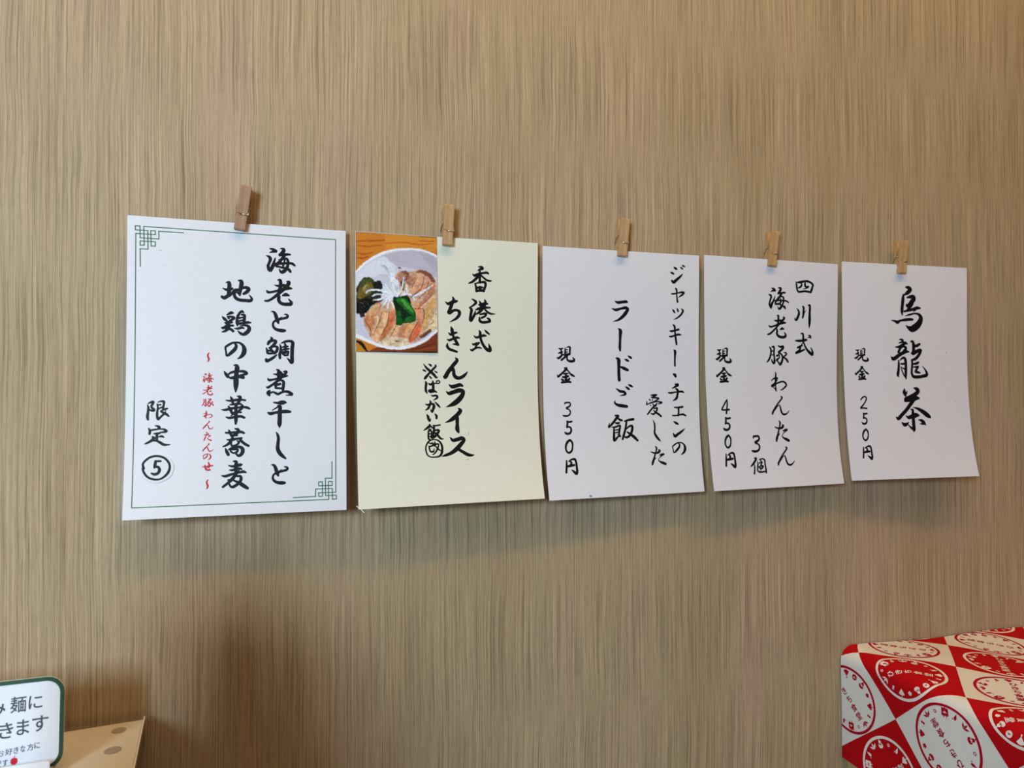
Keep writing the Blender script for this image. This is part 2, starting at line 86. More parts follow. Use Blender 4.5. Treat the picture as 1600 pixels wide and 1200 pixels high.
        ('k', '1741,167,25 1763,179,54 1778,187,43/1696,231,25 1718,240,51 1737,249,37/1835,164,23 1850,172,40 1863,181,31/1857,139,23 1876,145,40 1891,152,31/1711,337,42 1737,352,71 1775,324,65 1823,285,51 1850,260,31 1866,243,9/1767,431,37 1779,447,43 1781,517,31 1793,597,45/1704,499,20 1730,500,34 1798,485,28 1866,474,48 1885,480,40 1851,511,43 1809,538,17/1724,693,17 1739,712,45 1753,732,34/1786,677,14 1795,697,43 1803,718,34/1852,685,26 1871,705,48 1849,749,43 1807,787,37 1777,804,28 1738,820,8/1733,886,28 1752,902,48 1760,978,40 1771,1058,51 1783,1128,43/1690,963,28 1711,965,45 1763,955,40 1812,942,48/1677,1030,23 1700,1034,40 1764,1017,40 1809,1005,48 1843,1009,28/1743,1200,20 1760,1215,62 1760,1279,48 1758,1346,43 1760,1396,45/1740,1503,43 1759,1516,74 1770,1533,48/1758,1629,26 1797,1637,67 1762,1659,48 1718,1681,18/1661,1732,26 1692,1737,44 1771,1727,33 1860,1722,45 1884,1733,26/1772,1685,41 1796,1707,56 1792,1754,52 1774,1806,59 1724,1836,15/1741,1919,26 1791,1921,41 1860,1913,45/1800,1924,48 1802,1971,44 1797,2019,48/1713,2019,29 1753,2021,33 1812,2013,33 1862,2007,45 1903,2024,33/1725,2095,18 1759,2113,55 1787,2128,37/1714,2244,29 1735,2276,63 1781,2251,59 1843,2214,44 1884,2182,9/1779,2362,29 1794,2386,38 1784,2415,50 1750,2450,50 1716,2477,33 1706,2477,29 1700,2446,25 1695,2402,29 1720,2383,33 1759,2363,29 1789,2357,25 1824,2361,29 1854,2380,38 1869,2414,59 1867,2448,63 1850,2478,50 1825,2497,29 1807,2505,13/1764,2355,13 1784,2364,25'),
    ],
    4: [
        ('k', '184,1203,22 210,1209,40 237,1202,27/210,1215,31 217,1231,36 217,1255,49 223,1276,36/178,1262,22 205,1254,44 234,1245,27/235,1276,31 208,1303,49 176,1324,49 160,1318,22/269,1195,22 268,1230,36 267,1275,40/288,1191,18 310,1182,31 332,1186,40 331,1221,45 330,1278,36/273,1218,36 300,1217,27/272,1250,45 299,1244,27/247,1282,36 286,1281,62 330,1268,36/281,1295,45 246,1325,44 217,1346,44/300,1283,31 292,1312,36 299,1344,45 328,1358,54 367,1358,58 386,1349,54 382,1331,45 365,1310,13/260,1435,36 286,1437,45 276,1451,53 241,1484,44 197,1521,49 169,1542,44 163,1522,22/286,1451,36 310,1475,31 338,1508,40 361,1524,54 388,1536,27/250,1507,36 279,1502,40 304,1502,27/275,1504,45 276,1541,53 276,1603,53/232,1548,40 268,1545,53 307,1535,45/219,1574,40 233,1584,40 252,1580,18/321,1565,45 306,1582,49 281,1590,36/217,1613,44 261,1607,53 305,1602,54 336,1610,40/267,1574,36 266,1599,36'),
        ('k', '307,1840,30 280,1874,37 245,1925,37 222,1965,37 266,1969,37 332,1966,45/307,1840,22 308,1891,37 300,1952,37 288,2013,45/270,2073,40 303,2079,43 340,2073,43/278,2070,40 273,2109,48 265,2143,45/265,2143,40 291,2137,37 319,2150,43 328,2177,45 311,2210,51 277,2223,51 244,2215,53 227,2198,19/298,2292,48 265,2315,53 242,2363,45 244,2417,40 274,2445,45 309,2425,43 326,2371,35 323,2322,45 298,2292,40/236,2524,29 233,2578,45 222,2670,47/260,2540,21 299,2517,33 347,2516,53 361,2552,48 365,2612,50 365,2666,58 355,2689,58 325,2664,53 295,2643,16/285,2538,42 298,2556,45 284,2586,45/249,2596,45 290,2589,58 335,2584,45'),
        ('k', '680,2331,38 686,2314,45 720,2311,45 758,2312,46 772,2340,46 748,2370,53 704,2389,53 711,2400,45 744,2411,38 766,2439,45 757,2479,45 717,2502,53 658,2500,53 642,2493,30/664,2589,23 693,2593,53 667,2632,52 628,2671,45 604,2690,30/658,2669,22 657,2702,37 651,2749,37 641,2782,45/714,2627,15 712,2671,38 700,2724,37 701,2751,37 728,2765,37 809,2762,38/746,2608,23 798,2600,30 825,2617,38 827,2668,38 831,2729,45 832,2776,45/754,2612,23 775,2646,38 756,2686,30/736,2652,38 788,2643,30/725,2702,23 769,2690,38 793,2694,38 773,2717,38 739,2719,38 725,2702,30/763,2727,23 739,2749,22'),
        ('k', '1025,377,23 1059,386,54 1080,406,46/1013,420,15 1042,408,46 1076,406,38/979,460,23 1009,472,54 1017,486,54 1005,525,46 992,568,46 988,589,46 1014,633,54/1018,640,31 1022,594,69 1047,551,46 1064,516,38 1076,477,15/1135,368,31 1168,370,46 1164,392,62 1143,424,62 1126,443,46/1122,443,31 1169,437,46 1203,429,46 1237,427,39/1177,448,54 1152,480,54 1118,520,62 1085,560,38 1085,581,46 1136,579,46 1187,595,39/1110,503,15 1144,502,39/1169,483,31 1194,479,39 1211,499,46 1212,538,46 1195,588,46 1170,624,62 1140,646,46 1119,612,15/1043,548,23 1093,535,38 1169,532,39 1237,533,39 1271,542,39 1293,556,31/1161,512,31 1178,532,31 1157,568,46 1153,582,31/1204,605,39 1229,618,62 1242,639,31/1111,736,23 1128,732,46 1132,763,54 1128,806,54 1128,834,54 1111,855,46/1065,797,15 1099,803,46 1145,798,46 1179,793,39/980,870,23 1002,883,46 1044,878,39 1103,859,46 1162,840,46 1222,824,54 1248,826,31/1213,753,39 1226,760,54 1205,789,54 1171,822,54 1128,862,46 1086,905,46 1035,949,46 993,978,46 959,986,31/1107,912,39 1112,940,54 1107,971,54 1129,999,62 1171,1016,62 1223,1014,62 1248,999,62 1244,975,47 1223,951,16/1163,914,31 1192,902,62 1218,908,31/988,1150,23 1009,1174,46 1013,1223,46 999,1279,46 973,1325,46 947,1350,23/1030,1149,31 1056,1145,46 1064,1166,46 1060,1222,46 1067,1292,46 1067,1348,62 1058,1369,31 1037,1349,46 1020,1314,23/1021,1202,31 1060,1201,31/1021,1251,31 1059,1257,31/1124,1129,23 1163,1146,47 1205,1142,62 1205,1163,55 1171,1192,54 1136,1214,54/1141,1220,54 1175,1241,39 1196,1269,47 1196,1311,55 1178,1354,62 1156,1379,54 1135,1354,39 1110,1327,31/1136,1242,31 1119,1260,47 1098,1267,31/1140,1249,31 1149,1277,31 1127,1302,47 1101,1320,47/1222,1219,23 1257,1225,39 1257,1243,47 1226,1268,31 1209,1272,31/1205,1279,31 1248,1300,47 1273,1324,55 1286,1345,39/1077,1478,16 1085,1506,39 1079,1566,47 1077,1636,39 1080,1692,39 1083,1724,39/1014,1591,23 1045,1569,31 1088,1555,47 1110,1559,31 1087,1601,39 1051,1636,39 1016,1661,46 1025,1668,46 1086,1632,39 1138,1615,39 1199,1604,39 1242,1625,47 1250,1653,47 1223,1681,39 1187,1706,31 1156,1716,16/1037,1671,23 1066,1703,31/1162,1804,39 1178,1815,39 1146,1853,39 1091,1909,39 1045,1968,47 1016,2013,46 1011,2031,39/1008,2013,39 1054,1965,47 1099,1927,23 1130,1913,23 1142,1941,39 1152,1990,47 1176,2029,47 1210,2036,47 1246,2023,31 1283,1988,16/1109,2119,23 1124,2143,47 1116,2189,39 1094,2247,39 1076,2299,54 1054,2350,62 1046,2381,46/1108,2286,23 1088,2306,31/1037,2198,23 1071,2212,39 1123,2217,47 1158,2203,62 1173,2183,47 1157,2172,31/1163,2252,23 1199,2239,47 1234,2236,39 1197,2260,31 1160,2290,16 1144,2318,23 1172,2346,47 1214,2364,70 1247,2379,62/1188,2465,39 1205,2475,39 1173,2513,39 1118,2568,38 1072,2626,46 1043,2670,46 1038,2687,38/1035,2670,38 1081,2623,46 1126,2585,23 1157,2572,23 1168,2599,39 1178,2647,46 1202,2686,46 1236,2693,46 1272,2679,31 1309,2645,16'),
        ('k', '1407,271,16 1415,292,39 1424,349,47 1433,384,47 1451,404,47 1494,402,47 1554,393,47 1607,397,47 1655,406,40/1433,281,31 1484,275,63 1545,261,47 1597,259,55 1649,274,47 1684,301,55 1676,337,55 1659,381,63 1646,403,47/1497,288,31 1502,313,47 1476,343,47 1446,355,23/1558,278,39 1558,314,55 1571,335,47 1615,329,39 1597,344,32 1532,365,16'),
        ('k', '1427,630,16 1453,657,47 1462,692,63 1445,739,63 1420,779,63 1407,780,47 1393,755,16/1522,598,39 1535,608,55 1535,661,55 1532,711,55 1523,747,47/1579,645,8 1557,668,24 1540,697,39/1613,580,32 1635,579,55 1640,622,63 1636,686,63 1637,772,79 1634,836,55 1630,883,16/1495,962,24 1526,961,47 1535,996,55 1535,1046,55 1544,1082,40 1566,1128,48 1597,1173,56 1642,1212,72 1686,1236,72 1691,1207,56 1677,1172,40 1659,1143,16/1404,1056,24 1456,1059,55 1526,1054,63 1570,1045,63 1597,1041,32/1622,980,24 1649,993,56 1658,1018,32/1605,1012,16 1640,1008,40/1535,1078,24 1500,1118,32 1474,1140,63 1439,1148,39/1474,1140,39 1518,1121,47/1492,1154,40 1466,1190,55 1422,1219,63/1417,1223,47 1483,1201,55 1553,1174,40'),
    ],
    5: [
        ('k', '205,1206,21 231,1212,38 256,1205,25/231,1217,30 237,1233,34 237,1256,47 243,1275,34/199,1262,21 225,1254,42 253,1246,25/255,1274,30 228,1300,47 198,1319,46 181,1314,21/287,1199,21 286,1232,34 285,1274,38/306,1195,17 327,1187,30 348,1190,38 347,1223,43 346,1277,34/291,1220,34 317,1220,26/290,1251,42 316,1245,26/266,1280,34 304,1279,59 346,1267,34/299,1293,42 265,1320,42 237,1340,42/318,1281,30 310,1308,34 316,1339,43 344,1352,51 382,1351,55 401,1343,51 397,1326,43 381,1307,13/279,1436,34 304,1437,43 295,1451,52 261,1484,43 218,1520,47 191,1540,43 185,1520,21/304,1451,35 327,1475,30 354,1507,39 377,1522,52 402,1534,26/269,1505,34 298,1501,39 321,1501,26/293,1503,43 294,1539,52 294,1599,52/252,1545,39 287,1543,52 325,1533,43/239,1571,39 252,1581,39 271,1577,17/338,1563,43 323,1579,48 299,1587,35/237,1609,43 280,1603,52 322,1598,52 352,1606,39/286,1571,35 285,1595,35'),
        ('k', '255,1887,32 285,1856,35 323,1844,35 346,1863,35 332,1903,35 289,1957,35 246,2000,41 291,2000,35 344,2006,38/283,2074,36 310,2080,39 342,2073,39/289,2071,36 285,2109,43 278,2140,41/278,2140,36 300,2135,34 325,2147,39 332,2173,41 317,2205,46 288,2217,46 261,2209,48 246,2193,17/307,2290,47 273,2313,52 250,2359,44 252,2411,39 282,2438,44 317,2419,42 335,2367,34 331,2320,45 307,2290,39/238,2529,28 235,2581,44 224,2670,46/261,2545,21 300,2523,32 347,2521,52 361,2556,47 365,2615,49 365,2667,57 355,2689,57 326,2665,52 296,2644,15/287,2542,41 299,2560,44 285,2589,44/251,2599,44 292,2592,57 336,2588,44'),
        ('k', '1042,313,37 1090,321,96 1123,344,89 1074,389,103 1021,421,44/1002,422,50 996,479,88 984,574,88 977,655,82 983,705,32/1061,460,30 1106,449,74 1171,447,104 1179,473,119 1146,515,126 1105,563,126 1065,571,89 1050,552,30/1146,542,104 1105,597,81 1064,639,59/1015,654,50 1072,644,53 1170,619,74 1235,600,82 1284,602,45/1170,653,21 1211,621,67/1031,717,15 1104,698,47 1202,679,42 1267,694,74 1296,740,119 1275,802,156 1217,861,179 1143,896,163 1086,881,89 1038,848,12/797,783,12 861,795,59 901,808,88 949,786,53 1039,771,74 1120,764,68 1156,764,59/926,1048,21 977,1056,66 987,1077,52 947,1090,39 915,1102,18/856,1157,21 917,1153,65 982,1125,79 1026,1097,79 1062,1109,32/997,1128,66 938,1176,66 911,1224,72/996,1149,39 1032,1157,66 1032,1181,79 1002,1217,92/781,1289,16 812,1318,91 841,1315,98 921,1266,92 994,1232,87 1038,1217,79 1085,1219,32/904,1338,29 910,1385,60 903,1463,71 889,1552,73 899,1564,34/933,1340,29 970,1310,52 1006,1307,66 1023,1336,79 1027,1432,79 1023,1521,79 1023,1599,34/1024,1587,39 990,1545,39 963,1492,34 944,1433,18/942,1388,31 975,1391,52 1011,1384,39/947,1438,21 1001,1459,45/1121,1075,40 1150,1074,66 1167,1119,92 1165,1191,87 1153,1233,79/1185,1137,66 1229,1130,73 1269,1108,66/1128,1236,40 1153,1245,79 1212,1214,93 1286,1195,80 1270,1237,80 1232,1286,80 1195,1316,79 1136,1335,53/1125,1335,34 1138,1371,61 1128,1461,63 1125,1521,66 1149,1563,79 1229,1571,80 1317,1559,80 1381,1540,85 1378,1507,67 1344,1453,35 1305,1417,11/1163,1389,45 1207,1382,66 1244,1367,58/1162,1431,34 1205,1430,48 1239,1424,48 1212,1460,61 1188,1496,61 1232,1505,66 1268,1514,32'),
        ('k', '987,1736,26 984,1784,105 999,1831,66 1001,1846,26/1032,1769,26 1015,1807,52/1151,1727,32 1201,1745,106 1217,1772,106 1167,1814,106 1077,1855,105 995,1885,86 986,1908,52/994,1902,79 1060,1891,105 1133,1879,105 1192,1867,100 1225,1870,53/1140,1891,92 1085,1944,99 1005,2027,92 920,2097,91 850,2150,86 820,2129,26/1113,1995,11 1195,2016,66 1279,2059,106 1341,2101,119 1389,2131,80 1399,2143,40/1071,2025,21 1106,2034,66 1106,2075,79 1106,2146,92 1104,2235,99 1104,2306,86 1097,2330,39/1093,2300,78 1053,2276,52 1007,2234,18/983,2110,16 1024,2137,78 1083,2123,105 1158,2105,118 1201,2109,53/913,2209,44 949,2236,91 994,2225,65 1025,2205,21/1198,2171,26 1245,2183,79 1278,2214,105 1304,2238,40/1211,2225,21 1254,2231,53'),
    ],
}
FRAME = [[(199.36, 10.22), (14.57, 10.04), (15.04, 28.65), (11.49, 28.89), (11.47, 24.73), (25.0, 24.59), (25.03, 28.97), (21.27, 29.02), (20.82, 13.74), (24.76, 13.64), (24.96, 17.42), (7.53, 17.49), (7.8, 285.7), (192.1, 285.43), (191.72, 267.11), (195.56, 267.25), (195.56, 271.16), (182.07, 271.08), (181.87, 267.18), (185.68, 267.11), (185.87, 281.88), (182.07, 281.93), (181.87, 278.24), (199.19, 278.31), (199.36, 10.22)], [(50.33, 13.76), (27.99, 13.88), (28.22, 21.57), (11.45, 21.56), (11.2, 9.9), (6.96, 10.03), (7.16, 13.96), (18.15, 13.94), (18.44, 32.39), (11.51, 32.45), (11.79, 49.65)], [(195.32, 246.55), (195.37, 263.73), (188.7, 263.51), (188.89, 281.39), (199.79, 281.43), (199.78, 285.34), (195.74, 285.38), (195.67, 274.26), (178.87, 274.24), (178.95, 281.8), (156.72, 282.1)]]
STICKER = [(14.89, 248.69), (15.34, 244.08), (18.46, 238.9), (24.07, 235.63), (29.47, 234.98), (34.36, 236.03), (39.57, 238.19), (43.73, 244.23), (44.18, 249.55), (42.79, 254.8), (39.71, 258.42), (32.08, 262.18), (25.82, 261.66), (19.81, 258.99), (16.32, 254.88)]
SPECKS = {1: [[29.18, 32.72, 0.88], [26.33, 35.46, 0.6], [30.63, 32.95, 0.64], [46.86, 27.71, 0.56], [32.16, 47.88, 0.52], [195.73, 1.18, 0.48], [203.78, 8.87, 0.6], [203.1, 6.85, 0.4], [117.21, 32.98, 0.52], [176.61, 24.47, 0.48]], 2: [[36.01, 178.01, 0.64], [187.81, 105.03, 0.8], [146.6, 248.92, 0.48]], 3: [[52.73, 294.46, 3.0]], 4: [], 5: [[172.59, 122.21, 1.5], [186.21, 190.56, 1.3]]}
CORNER_GLINT = [[(-1.75, 293.5), (0.24, 295.43)], [(1.17, 295.3), (2.63, 296.47)], [(2.97, 297.58), (5.5, 300.26)]]
DISH_PRINT = '''
P 214,142,58 0.00 0.2,0.5 89.4,1.1 88.8,129.4 -0.1,130.7
P 222,156,66 0.00 31.5,0.6 89.4,1.1 89.3,17.6 59.2,14.4 32.7,20.8
S 186,104,36 1.72 0.9,10.7 16.1,9.5 31.5,7.6
S 190,108,40 1.48 0.9,15.4 11.4,15.8 27.9,13.3
S 196,112,42 1.97 1.4,23.7 10.2,24.4 18.4,21.6
S 186,100,34 1.48 0.8,28.5 7.8,28.8 13.7,26.6
S 200,120,44 1.23 32.7,11.2 52.0,8.8 69.0,10.2 86.4,8.0
S 190,112,40 0.98 69.0,5.9 81.4,6.1 87.6,5.4
P 200,150,40 0.00 -0.0,117.7 5.1,121.1 9.7,129.4 8.5,130.6 -0.1,130.7
S 40,28,22 2.95 0.4,118.9 6.2,122.3 11.4,129.9
P 142,78,46 0.00 12.0,130.5 22.6,125.0 49.0,127.6 76.0,118.6 89.0,107.3 88.8,129.4
S 112,56,34 1.23 58.7,128.0 73.4,124.8 87.2,119.6
S 166,92,56 1.23 66.0,128.5 78.4,125.9 88.4,124.5
P 246,247,252 0.00 -5.0,49.0 0.2,42.8 7.8,34.4 18.4,26.1 30.3,20.0 43.5,16.4 59.2,14.8 71.5,15.1 81.4,17.6 89.3,21.2 95.0,25.9 94.8,102.3 89.0,107.3 76.0,118.6 63.6,124.3 49.0,127.7 36.9,127.7 22.7,124.6 10.9,119.8 -0.1,115.5 -5.3,111.9
P 214,214,226 0.00 -5.0,51.4 0.2,45.5 9.0,36.4 19.6,28.5 32.7,21.8 45.9,18.1 60.4,16.6 72.7,17.0 81.3,19.4 89.3,23.3 95.0,28.4 94.8,98.6 89.0,103.6 76.0,115.0 63.6,120.8 49.0,124.3 36.9,124.2 23.9,121.5 12.1,116.5 -0.1,110.8 -5.3,107.1
P 200,196,208 0.00 27.9,24.9 45.9,19.1 60.4,17.5 72.7,18.1 81.3,20.5 89.3,24.5 89.2,47.1 76.3,39.1 59.2,37.5 42.2,34.8
P 226,228,238 0.00 0.2,47.6 9.0,38.2 19.6,30.5 31.5,25.7 42.2,34.8 43.4,43.2 27.8,45.1 16.0,50.4 5.4,56.9 0.1,61.9
P 190,186,196 0.00 69.0,19.0 81.3,21.7 89.3,26.2 89.3,41.0 81.3,34.0 75.1,27.0
P 214,180,150 0.00 42.2,45.6 48.2,40.5 59.2,41.2 69.0,38.3 81.3,41.4 87.5,48.4 89.2,58.2 89.0,99.9 78.5,107.6 68.6,117.5 56.3,122.0 43.0,120.4 31.0,119.5 22.7,120.8 14.5,113.8 8.7,102.0 7.6,93.7 15.8,82.7 27.7,77.5 43.3,72.2 42.1,57.7
P 60,58,40 0.00 0.3,61.9 4.2,54.5 8.9,49.0 16.0,50.4 20.7,53.8 26.6,52.4 29.0,58.3 27.8,65.5 31.3,70.2 26.5,76.4 15.9,80.3 9.9,88.9 5.3,90.2 0.1,89.2
P 122,108,48 0.00 1.3,66.6 5.4,56.9 11.3,53.0 17.7,55.1 18.9,61.1 15.9,66.0 10.0,71.0 4.2,73.6 0.9,72.5
P 84,92,52 0.00 7.8,50.8 13.6,48.8 18.3,51.5 18.9,54.5 12.4,54.2 5.4,61.6 3.1,59.4
P 150,134,72 0.00 6.6,62.8 11.3,56.6 14.8,57.7 13.6,62.5 8.9,66.3
P 40,40,34 0.00 19.5,55.1 23.7,52.2 27.8,55.9 28.4,60.7 23.0,62.1 18.9,59.3
P 28,26,24 0.00 0.2,78.5 6.5,73.5 15.9,72.0 21.8,76.5 15.9,81.5 11.1,88.9 4.1,89.1 0.1,88.0
P 60,50,36 0.00 2.9,89.1 8.8,88.3 9.9,92.5 5.2,93.8
S 190,180,130 0.98 7.7,61.5 10.1,59.1 11.8,58.4
S 120,110,80 0.98 4.2,77.2 7.7,78.2
S 100,96,80 0.98 11.2,76.9 13.5,79.5
S 130,124,104 0.86 17.1,74.3 18.8,76.6
P 196,150,132 0.00 42.2,49.2 44.6,44.3 50.7,40.4 57.9,42.5 57.3,48.6 54.3,52.3 48.2,55.0 44.6,52.8
P 150,100,84 0.00 48.2,41.7 54.3,40.2 57.9,43.7 56.7,49.8 53.6,51.2 54.3,45.1
P 206,156,132 0.00 54.9,52.3 59.1,44.8 65.3,43.3 68.9,46.8 64.0,54.3 59.1,59.4 55.5,57.1
P 226,178,142 0.00 62.8,55.6 68.9,43.2 73.9,41.7 75.1,45.3 70.1,59.0 64.0,62.9 60.3,61.8
P 150,96,70 0.00 64.0,42.2 69.0,38.3 76.3,39.1 83.8,43.7 87.5,50.9 85.0,53.4 78.8,46.4 71.4,41.8
P 224,170,138 0.00 64.0,62.9 73.8,53.9 78.8,45.1 81.9,48.7 78.8,58.6 68.9,66.3 63.9,70.2 60.3,69.1
P 214,150,122 0.00 68.8,76.1 78.7,65.9 81.3,53.6 85.0,51.0 87.5,55.8 85.0,63.3 75.0,73.4 68.8,81.0 65.1,81.1
P 240,196,164 0.00 67.6,81.0 83.7,68.2 87.4,63.2 88.7,68.0 86.2,70.6 75.0,78.3 70.0,83.4
P 216,176,110 0.00 73.7,88.1 78.7,77.0 84.9,69.4 86.8,71.8 84.9,80.4 78.6,95.3 74.8,105.2 72.4,106.5
P 232,160,130 0.00 62.7,81.2 68.8,76.1 71.3,83.3 72.4,95.5 71.1,104.1 68.7,100.5 66.3,88.4
P 238,214,180 0.00 76.1,107.6 81.1,97.7 87.4,84.0 89.1,82.7 89.0,103.6 81.0,107.5
P 120,84,60 0.00 68.6,112.7 76.1,107.6 81.0,103.8 83.5,106.2 76.0,112.5 71.1,115.1
P 232,212,180 0.00 23.9,120.8 31.0,114.7 43.0,113.2 53.9,115.4 63.7,117.6 58.7,121.4 47.8,124.6 35.7,124.2
S 140,100,60 0.98 41.8,118.1 44.2,119.0 47.8,117.9
S 200,170,130 0.98 33.4,120.6 37.0,121.8 41.8,121.1
P 214,150,104 0.00 8.7,96.1 13.5,85.2 20.6,77.8 26.5,75.2 27.1,82.4 21.7,89.7 19.3,99.4 15.7,106.6 13.4,105.5
P 228,186,140 0.00 13.5,85.2 20.6,79.0 25.9,77.6 24.1,84.9 18.2,89.8 14.6,93.5
P 236,190,146 0.00 14.5,109.0 21.7,99.3 26.5,86.0 32.4,83.4 34.8,89.3 32.3,99.0 26.3,111.2 21.5,120.2 16.8,117.3
P 220,140,98 0.00 25.1,114.8 32.3,101.4 37.2,85.6 42.0,83.1 42.6,92.7 39.5,103.6 32.2,113.4 27.5,117.7
P 240,196,150 0.00 35.8,113.4 41.9,100.0 48.0,101.0 45.5,108.3 39.4,113.3
P 210,150,112 0.00 44.3,110.8 50.4,100.9 55.2,99.6 51.5,109.4 45.5,111.9
P 228,176,120 0.00 50.3,110.6 56.5,99.6 62.6,98.2 60.1,105.6 55.2,109.9
P 226,130,92 0.00 56.3,119.0 60.1,108.0 66.3,98.1 70.0,95.6 71.8,102.8 68.6,111.4 62.4,117.7 58.7,120.8
P 222,150,118 0.00 43.0,113.2 51.5,111.2 57.0,111.7 56.3,115.4 51.5,114.8
S 150,84,60 0.98 9.9,97.2 15.7,106.6 15.1,113.8
S 168,98,66 0.86 27.7,85.9 25.2,96.8 19.8,108.9
S 160,88,60 0.86 36.0,85.7 33.5,99.0 27.5,112.3
S 160,90,62 0.86 43.1,101.1 39.5,108.5 35.8,114.0
S 150,84,60 0.86 55.9,99.6 51.5,109.4
S 150,80,58 0.86 66.9,96.9 61.3,106.7 56.9,116.6
S 140,86,66 0.86 58.5,46.1 55.5,54.7
S 140,84,64 0.98 66.5,48.1 60.3,59.4
S 150,92,70 0.98 75.1,45.3 71.4,58.9 64.0,66.5
S 160,96,74 0.98 80.0,51.2 76.3,62.4 67.6,71.3
S 160,98,74 0.86 86.2,63.2 76.2,73.4 68.2,81.0
S 140,84,60 0.86 63.9,82.3 73.7,82.6 73.0,97.9
S 246,220,190 0.86 19.3,93.4 22.9,92.1 23.4,96.9
S 246,214,180 0.74 30.0,93.1 27.6,101.5
S 206,90,70 1.11 39.0,92.8 37.7,97.7
S 160,104,70 3.69 46.6,37.4 48.0,37.6
S 226,200,180 1.23 49.4,40.4 48.2,42.9
P 18,58,24 0.00 39.7,69.9 45.7,67.2 55.4,66.8 59.0,71.6 60.2,78.8 65.1,87.2 65.0,95.7 58.9,98.3 51.6,98.5 48.0,101.6 43.1,99.9 42.6,84.2 39.7,77.1
P 44,124,44 0.00 42.7,72.2 48.1,69.6 53.0,70.6 59.0,76.4 64.5,84.8 63.8,89.6 59.0,88.6 51.7,81.5 44.5,75.7
P 96,170,80 0.00 48.1,72.0 51.7,71.8 59.0,80.1 62.6,86.0 60.2,86.1 52.9,79.1
P 30,104,40 0.00 43.2,85.4 48.1,84.1 49.2,93.7 51.6,98.5 46.7,101.0 43.4,98.7
P 40,112,48 0.00 54.1,92.4 63.9,88.4 65.3,95.7 58.9,98.3 51.6,97.3
P 16,50,24 0.00 48.2,52.6 51.2,50.0 53.0,54.8 51.8,62.1 49.4,62.2
P 222,228,240 0.00 34.4,43.6 38.0,41.0 41.0,43.3 43.4,50.4 45.8,57.6 48.1,64.7 45.7,69.6 42.1,69.8 38.5,60.3 35.0,50.8
S 206,206,214 2.21 27.3,35.8 31.4,37.1 34.1,41.2 36.8,45.9
S 178,176,184 0.98 27.3,35.8 31.4,36.7 34.4,40.6
S 210,208,212 1.72 24.0,46.7 28.4,45.8 33.2,47.3 37.4,50.7
S 240,244,248 1.72 37.4,43.4 39.8,55.4 43.3,66.1
S 236,242,248 1.48 44.6,50.3 45.8,60.0 44.5,68.5
S 236,242,250 1.48 10.6,66.8 13.6,63.7 20.7,62.8 30.1,64.2 39.7,67.5
S 232,238,246 1.48 17.3,70.1 21.8,67.6 28.9,67.9 38.5,68.7
S 236,240,248 1.48 18.8,74.3 26.5,72.8 32.5,68.9 39.7,67.5
S 240,244,250 1.48 26.5,82.4 31.3,76.2 33.7,71.3 40.9,68.6
S 238,242,248 1.48 33.6,82.7 34.9,76.1 39.7,69.9
S 244,246,250 1.72 41.4,82.5 38.5,75.9 34.9,71.3
S 236,242,248 1.48 29.0,58.3 32.5,62.9 38.5,67.5
S 240,244,250 1.48 31.4,55.8 33.7,60.5 39.7,66.3
S 240,244,250 1.72 84.4,54.7 78.8,59.2 70.1,64.5 64.0,67.7 51.8,64.6
S 236,240,248 1.48 56.6,61.9 54.2,65.7 48.1,68.3
S 240,244,248 1.35 55.5,55.9 54.2,62.0 49.3,67.1
S 238,242,248 1.35 51.8,47.6 50.6,57.3 46.9,66.0
S 232,240,248 1.35 63.9,72.6 61.5,67.8 54.2,65.7
S 236,240,246 1.23 27.8,61.9 30.1,65.4 27.7,70.3
S 200,210,224 0.98 35.0,48.4 39.7,60.2 43.3,67.3
S 110,90,70 1.48 59.1,69.1 66.4,64.0
S 60,44,34 1.23 74.8,108.9 78.5,106.3
S 50,40,32 1.11 43.0,117.4 45.4,118.6
S 70,54,44 1.11 81.1,100.2 84.8,95.2
S 90,70,54 0.98 87.4,86.5 88.6,87.7
'''

# ------------------------------------------------------------------ helpers
def tag(o, label=None, cat=None, group=None, kind=None):
    if label: o['label'] = label
    if cat: o['category'] = cat
    if group: o['group'] = group
    if kind: o['kind'] = kind
    return o
def empty(name, loc, rot=(0, 0, 0)):
    o = bpy.data.objects.new(name, None)
    o.location = loc; o.rotation_euler = rot; o.empty_display_size = 0.02
    C.objects.link(o)
    return o
def link_mesh(name, me, mats, parent=None, smooth=False):
    o = bpy.data.objects.new(name, me)
    for m in (mats if isinstance(mats, (list, tuple)) else [mats]):
        me.materials.append(m)
    if smooth:
        for p in me.polygons: p.use_smooth = True
    C.objects.link(o)
    if parent is not None:
        o.parent = parent
    return o
def mesh_of(name, verts, faces):
    me = bpy.data.meshes.new(name)
    me.from_pydata([tuple(v) for v in verts], [], faces)
    me.update()
    return me
def box_bm(bm, x0, x1, y0, y1, z0, z1, bevel=0.0, seg=2):
    r = bmesh.ops.create_cube(bm, size=1.0)
    vs = r['verts']
    bmesh.ops.scale(bm, vec=(x1-x0, y1-y0, z1-z0), verts=vs)
    bmesh.ops.translate(bm, vec=((x0+x1)/2, (y0+y1)/2, (z0+z1)/2), verts=vs)
    if bevel > 0:
        es = list({e for v in vs for e in v.link_edges})
        bmesh.ops.bevel(bm, geom=es, offset=bevel, segments=seg, affect='EDGES', profile=0.5)
def bm_obj(name, bm, mats, parent=None, smooth=False):
    me = bpy.data.meshes.new(name)
    bmesh.ops.recalc_face_normals(bm, faces=bm.faces)
    bm.to_mesh(me); bm.free()
    return link_mesh(name, me, mats, parent, smooth)
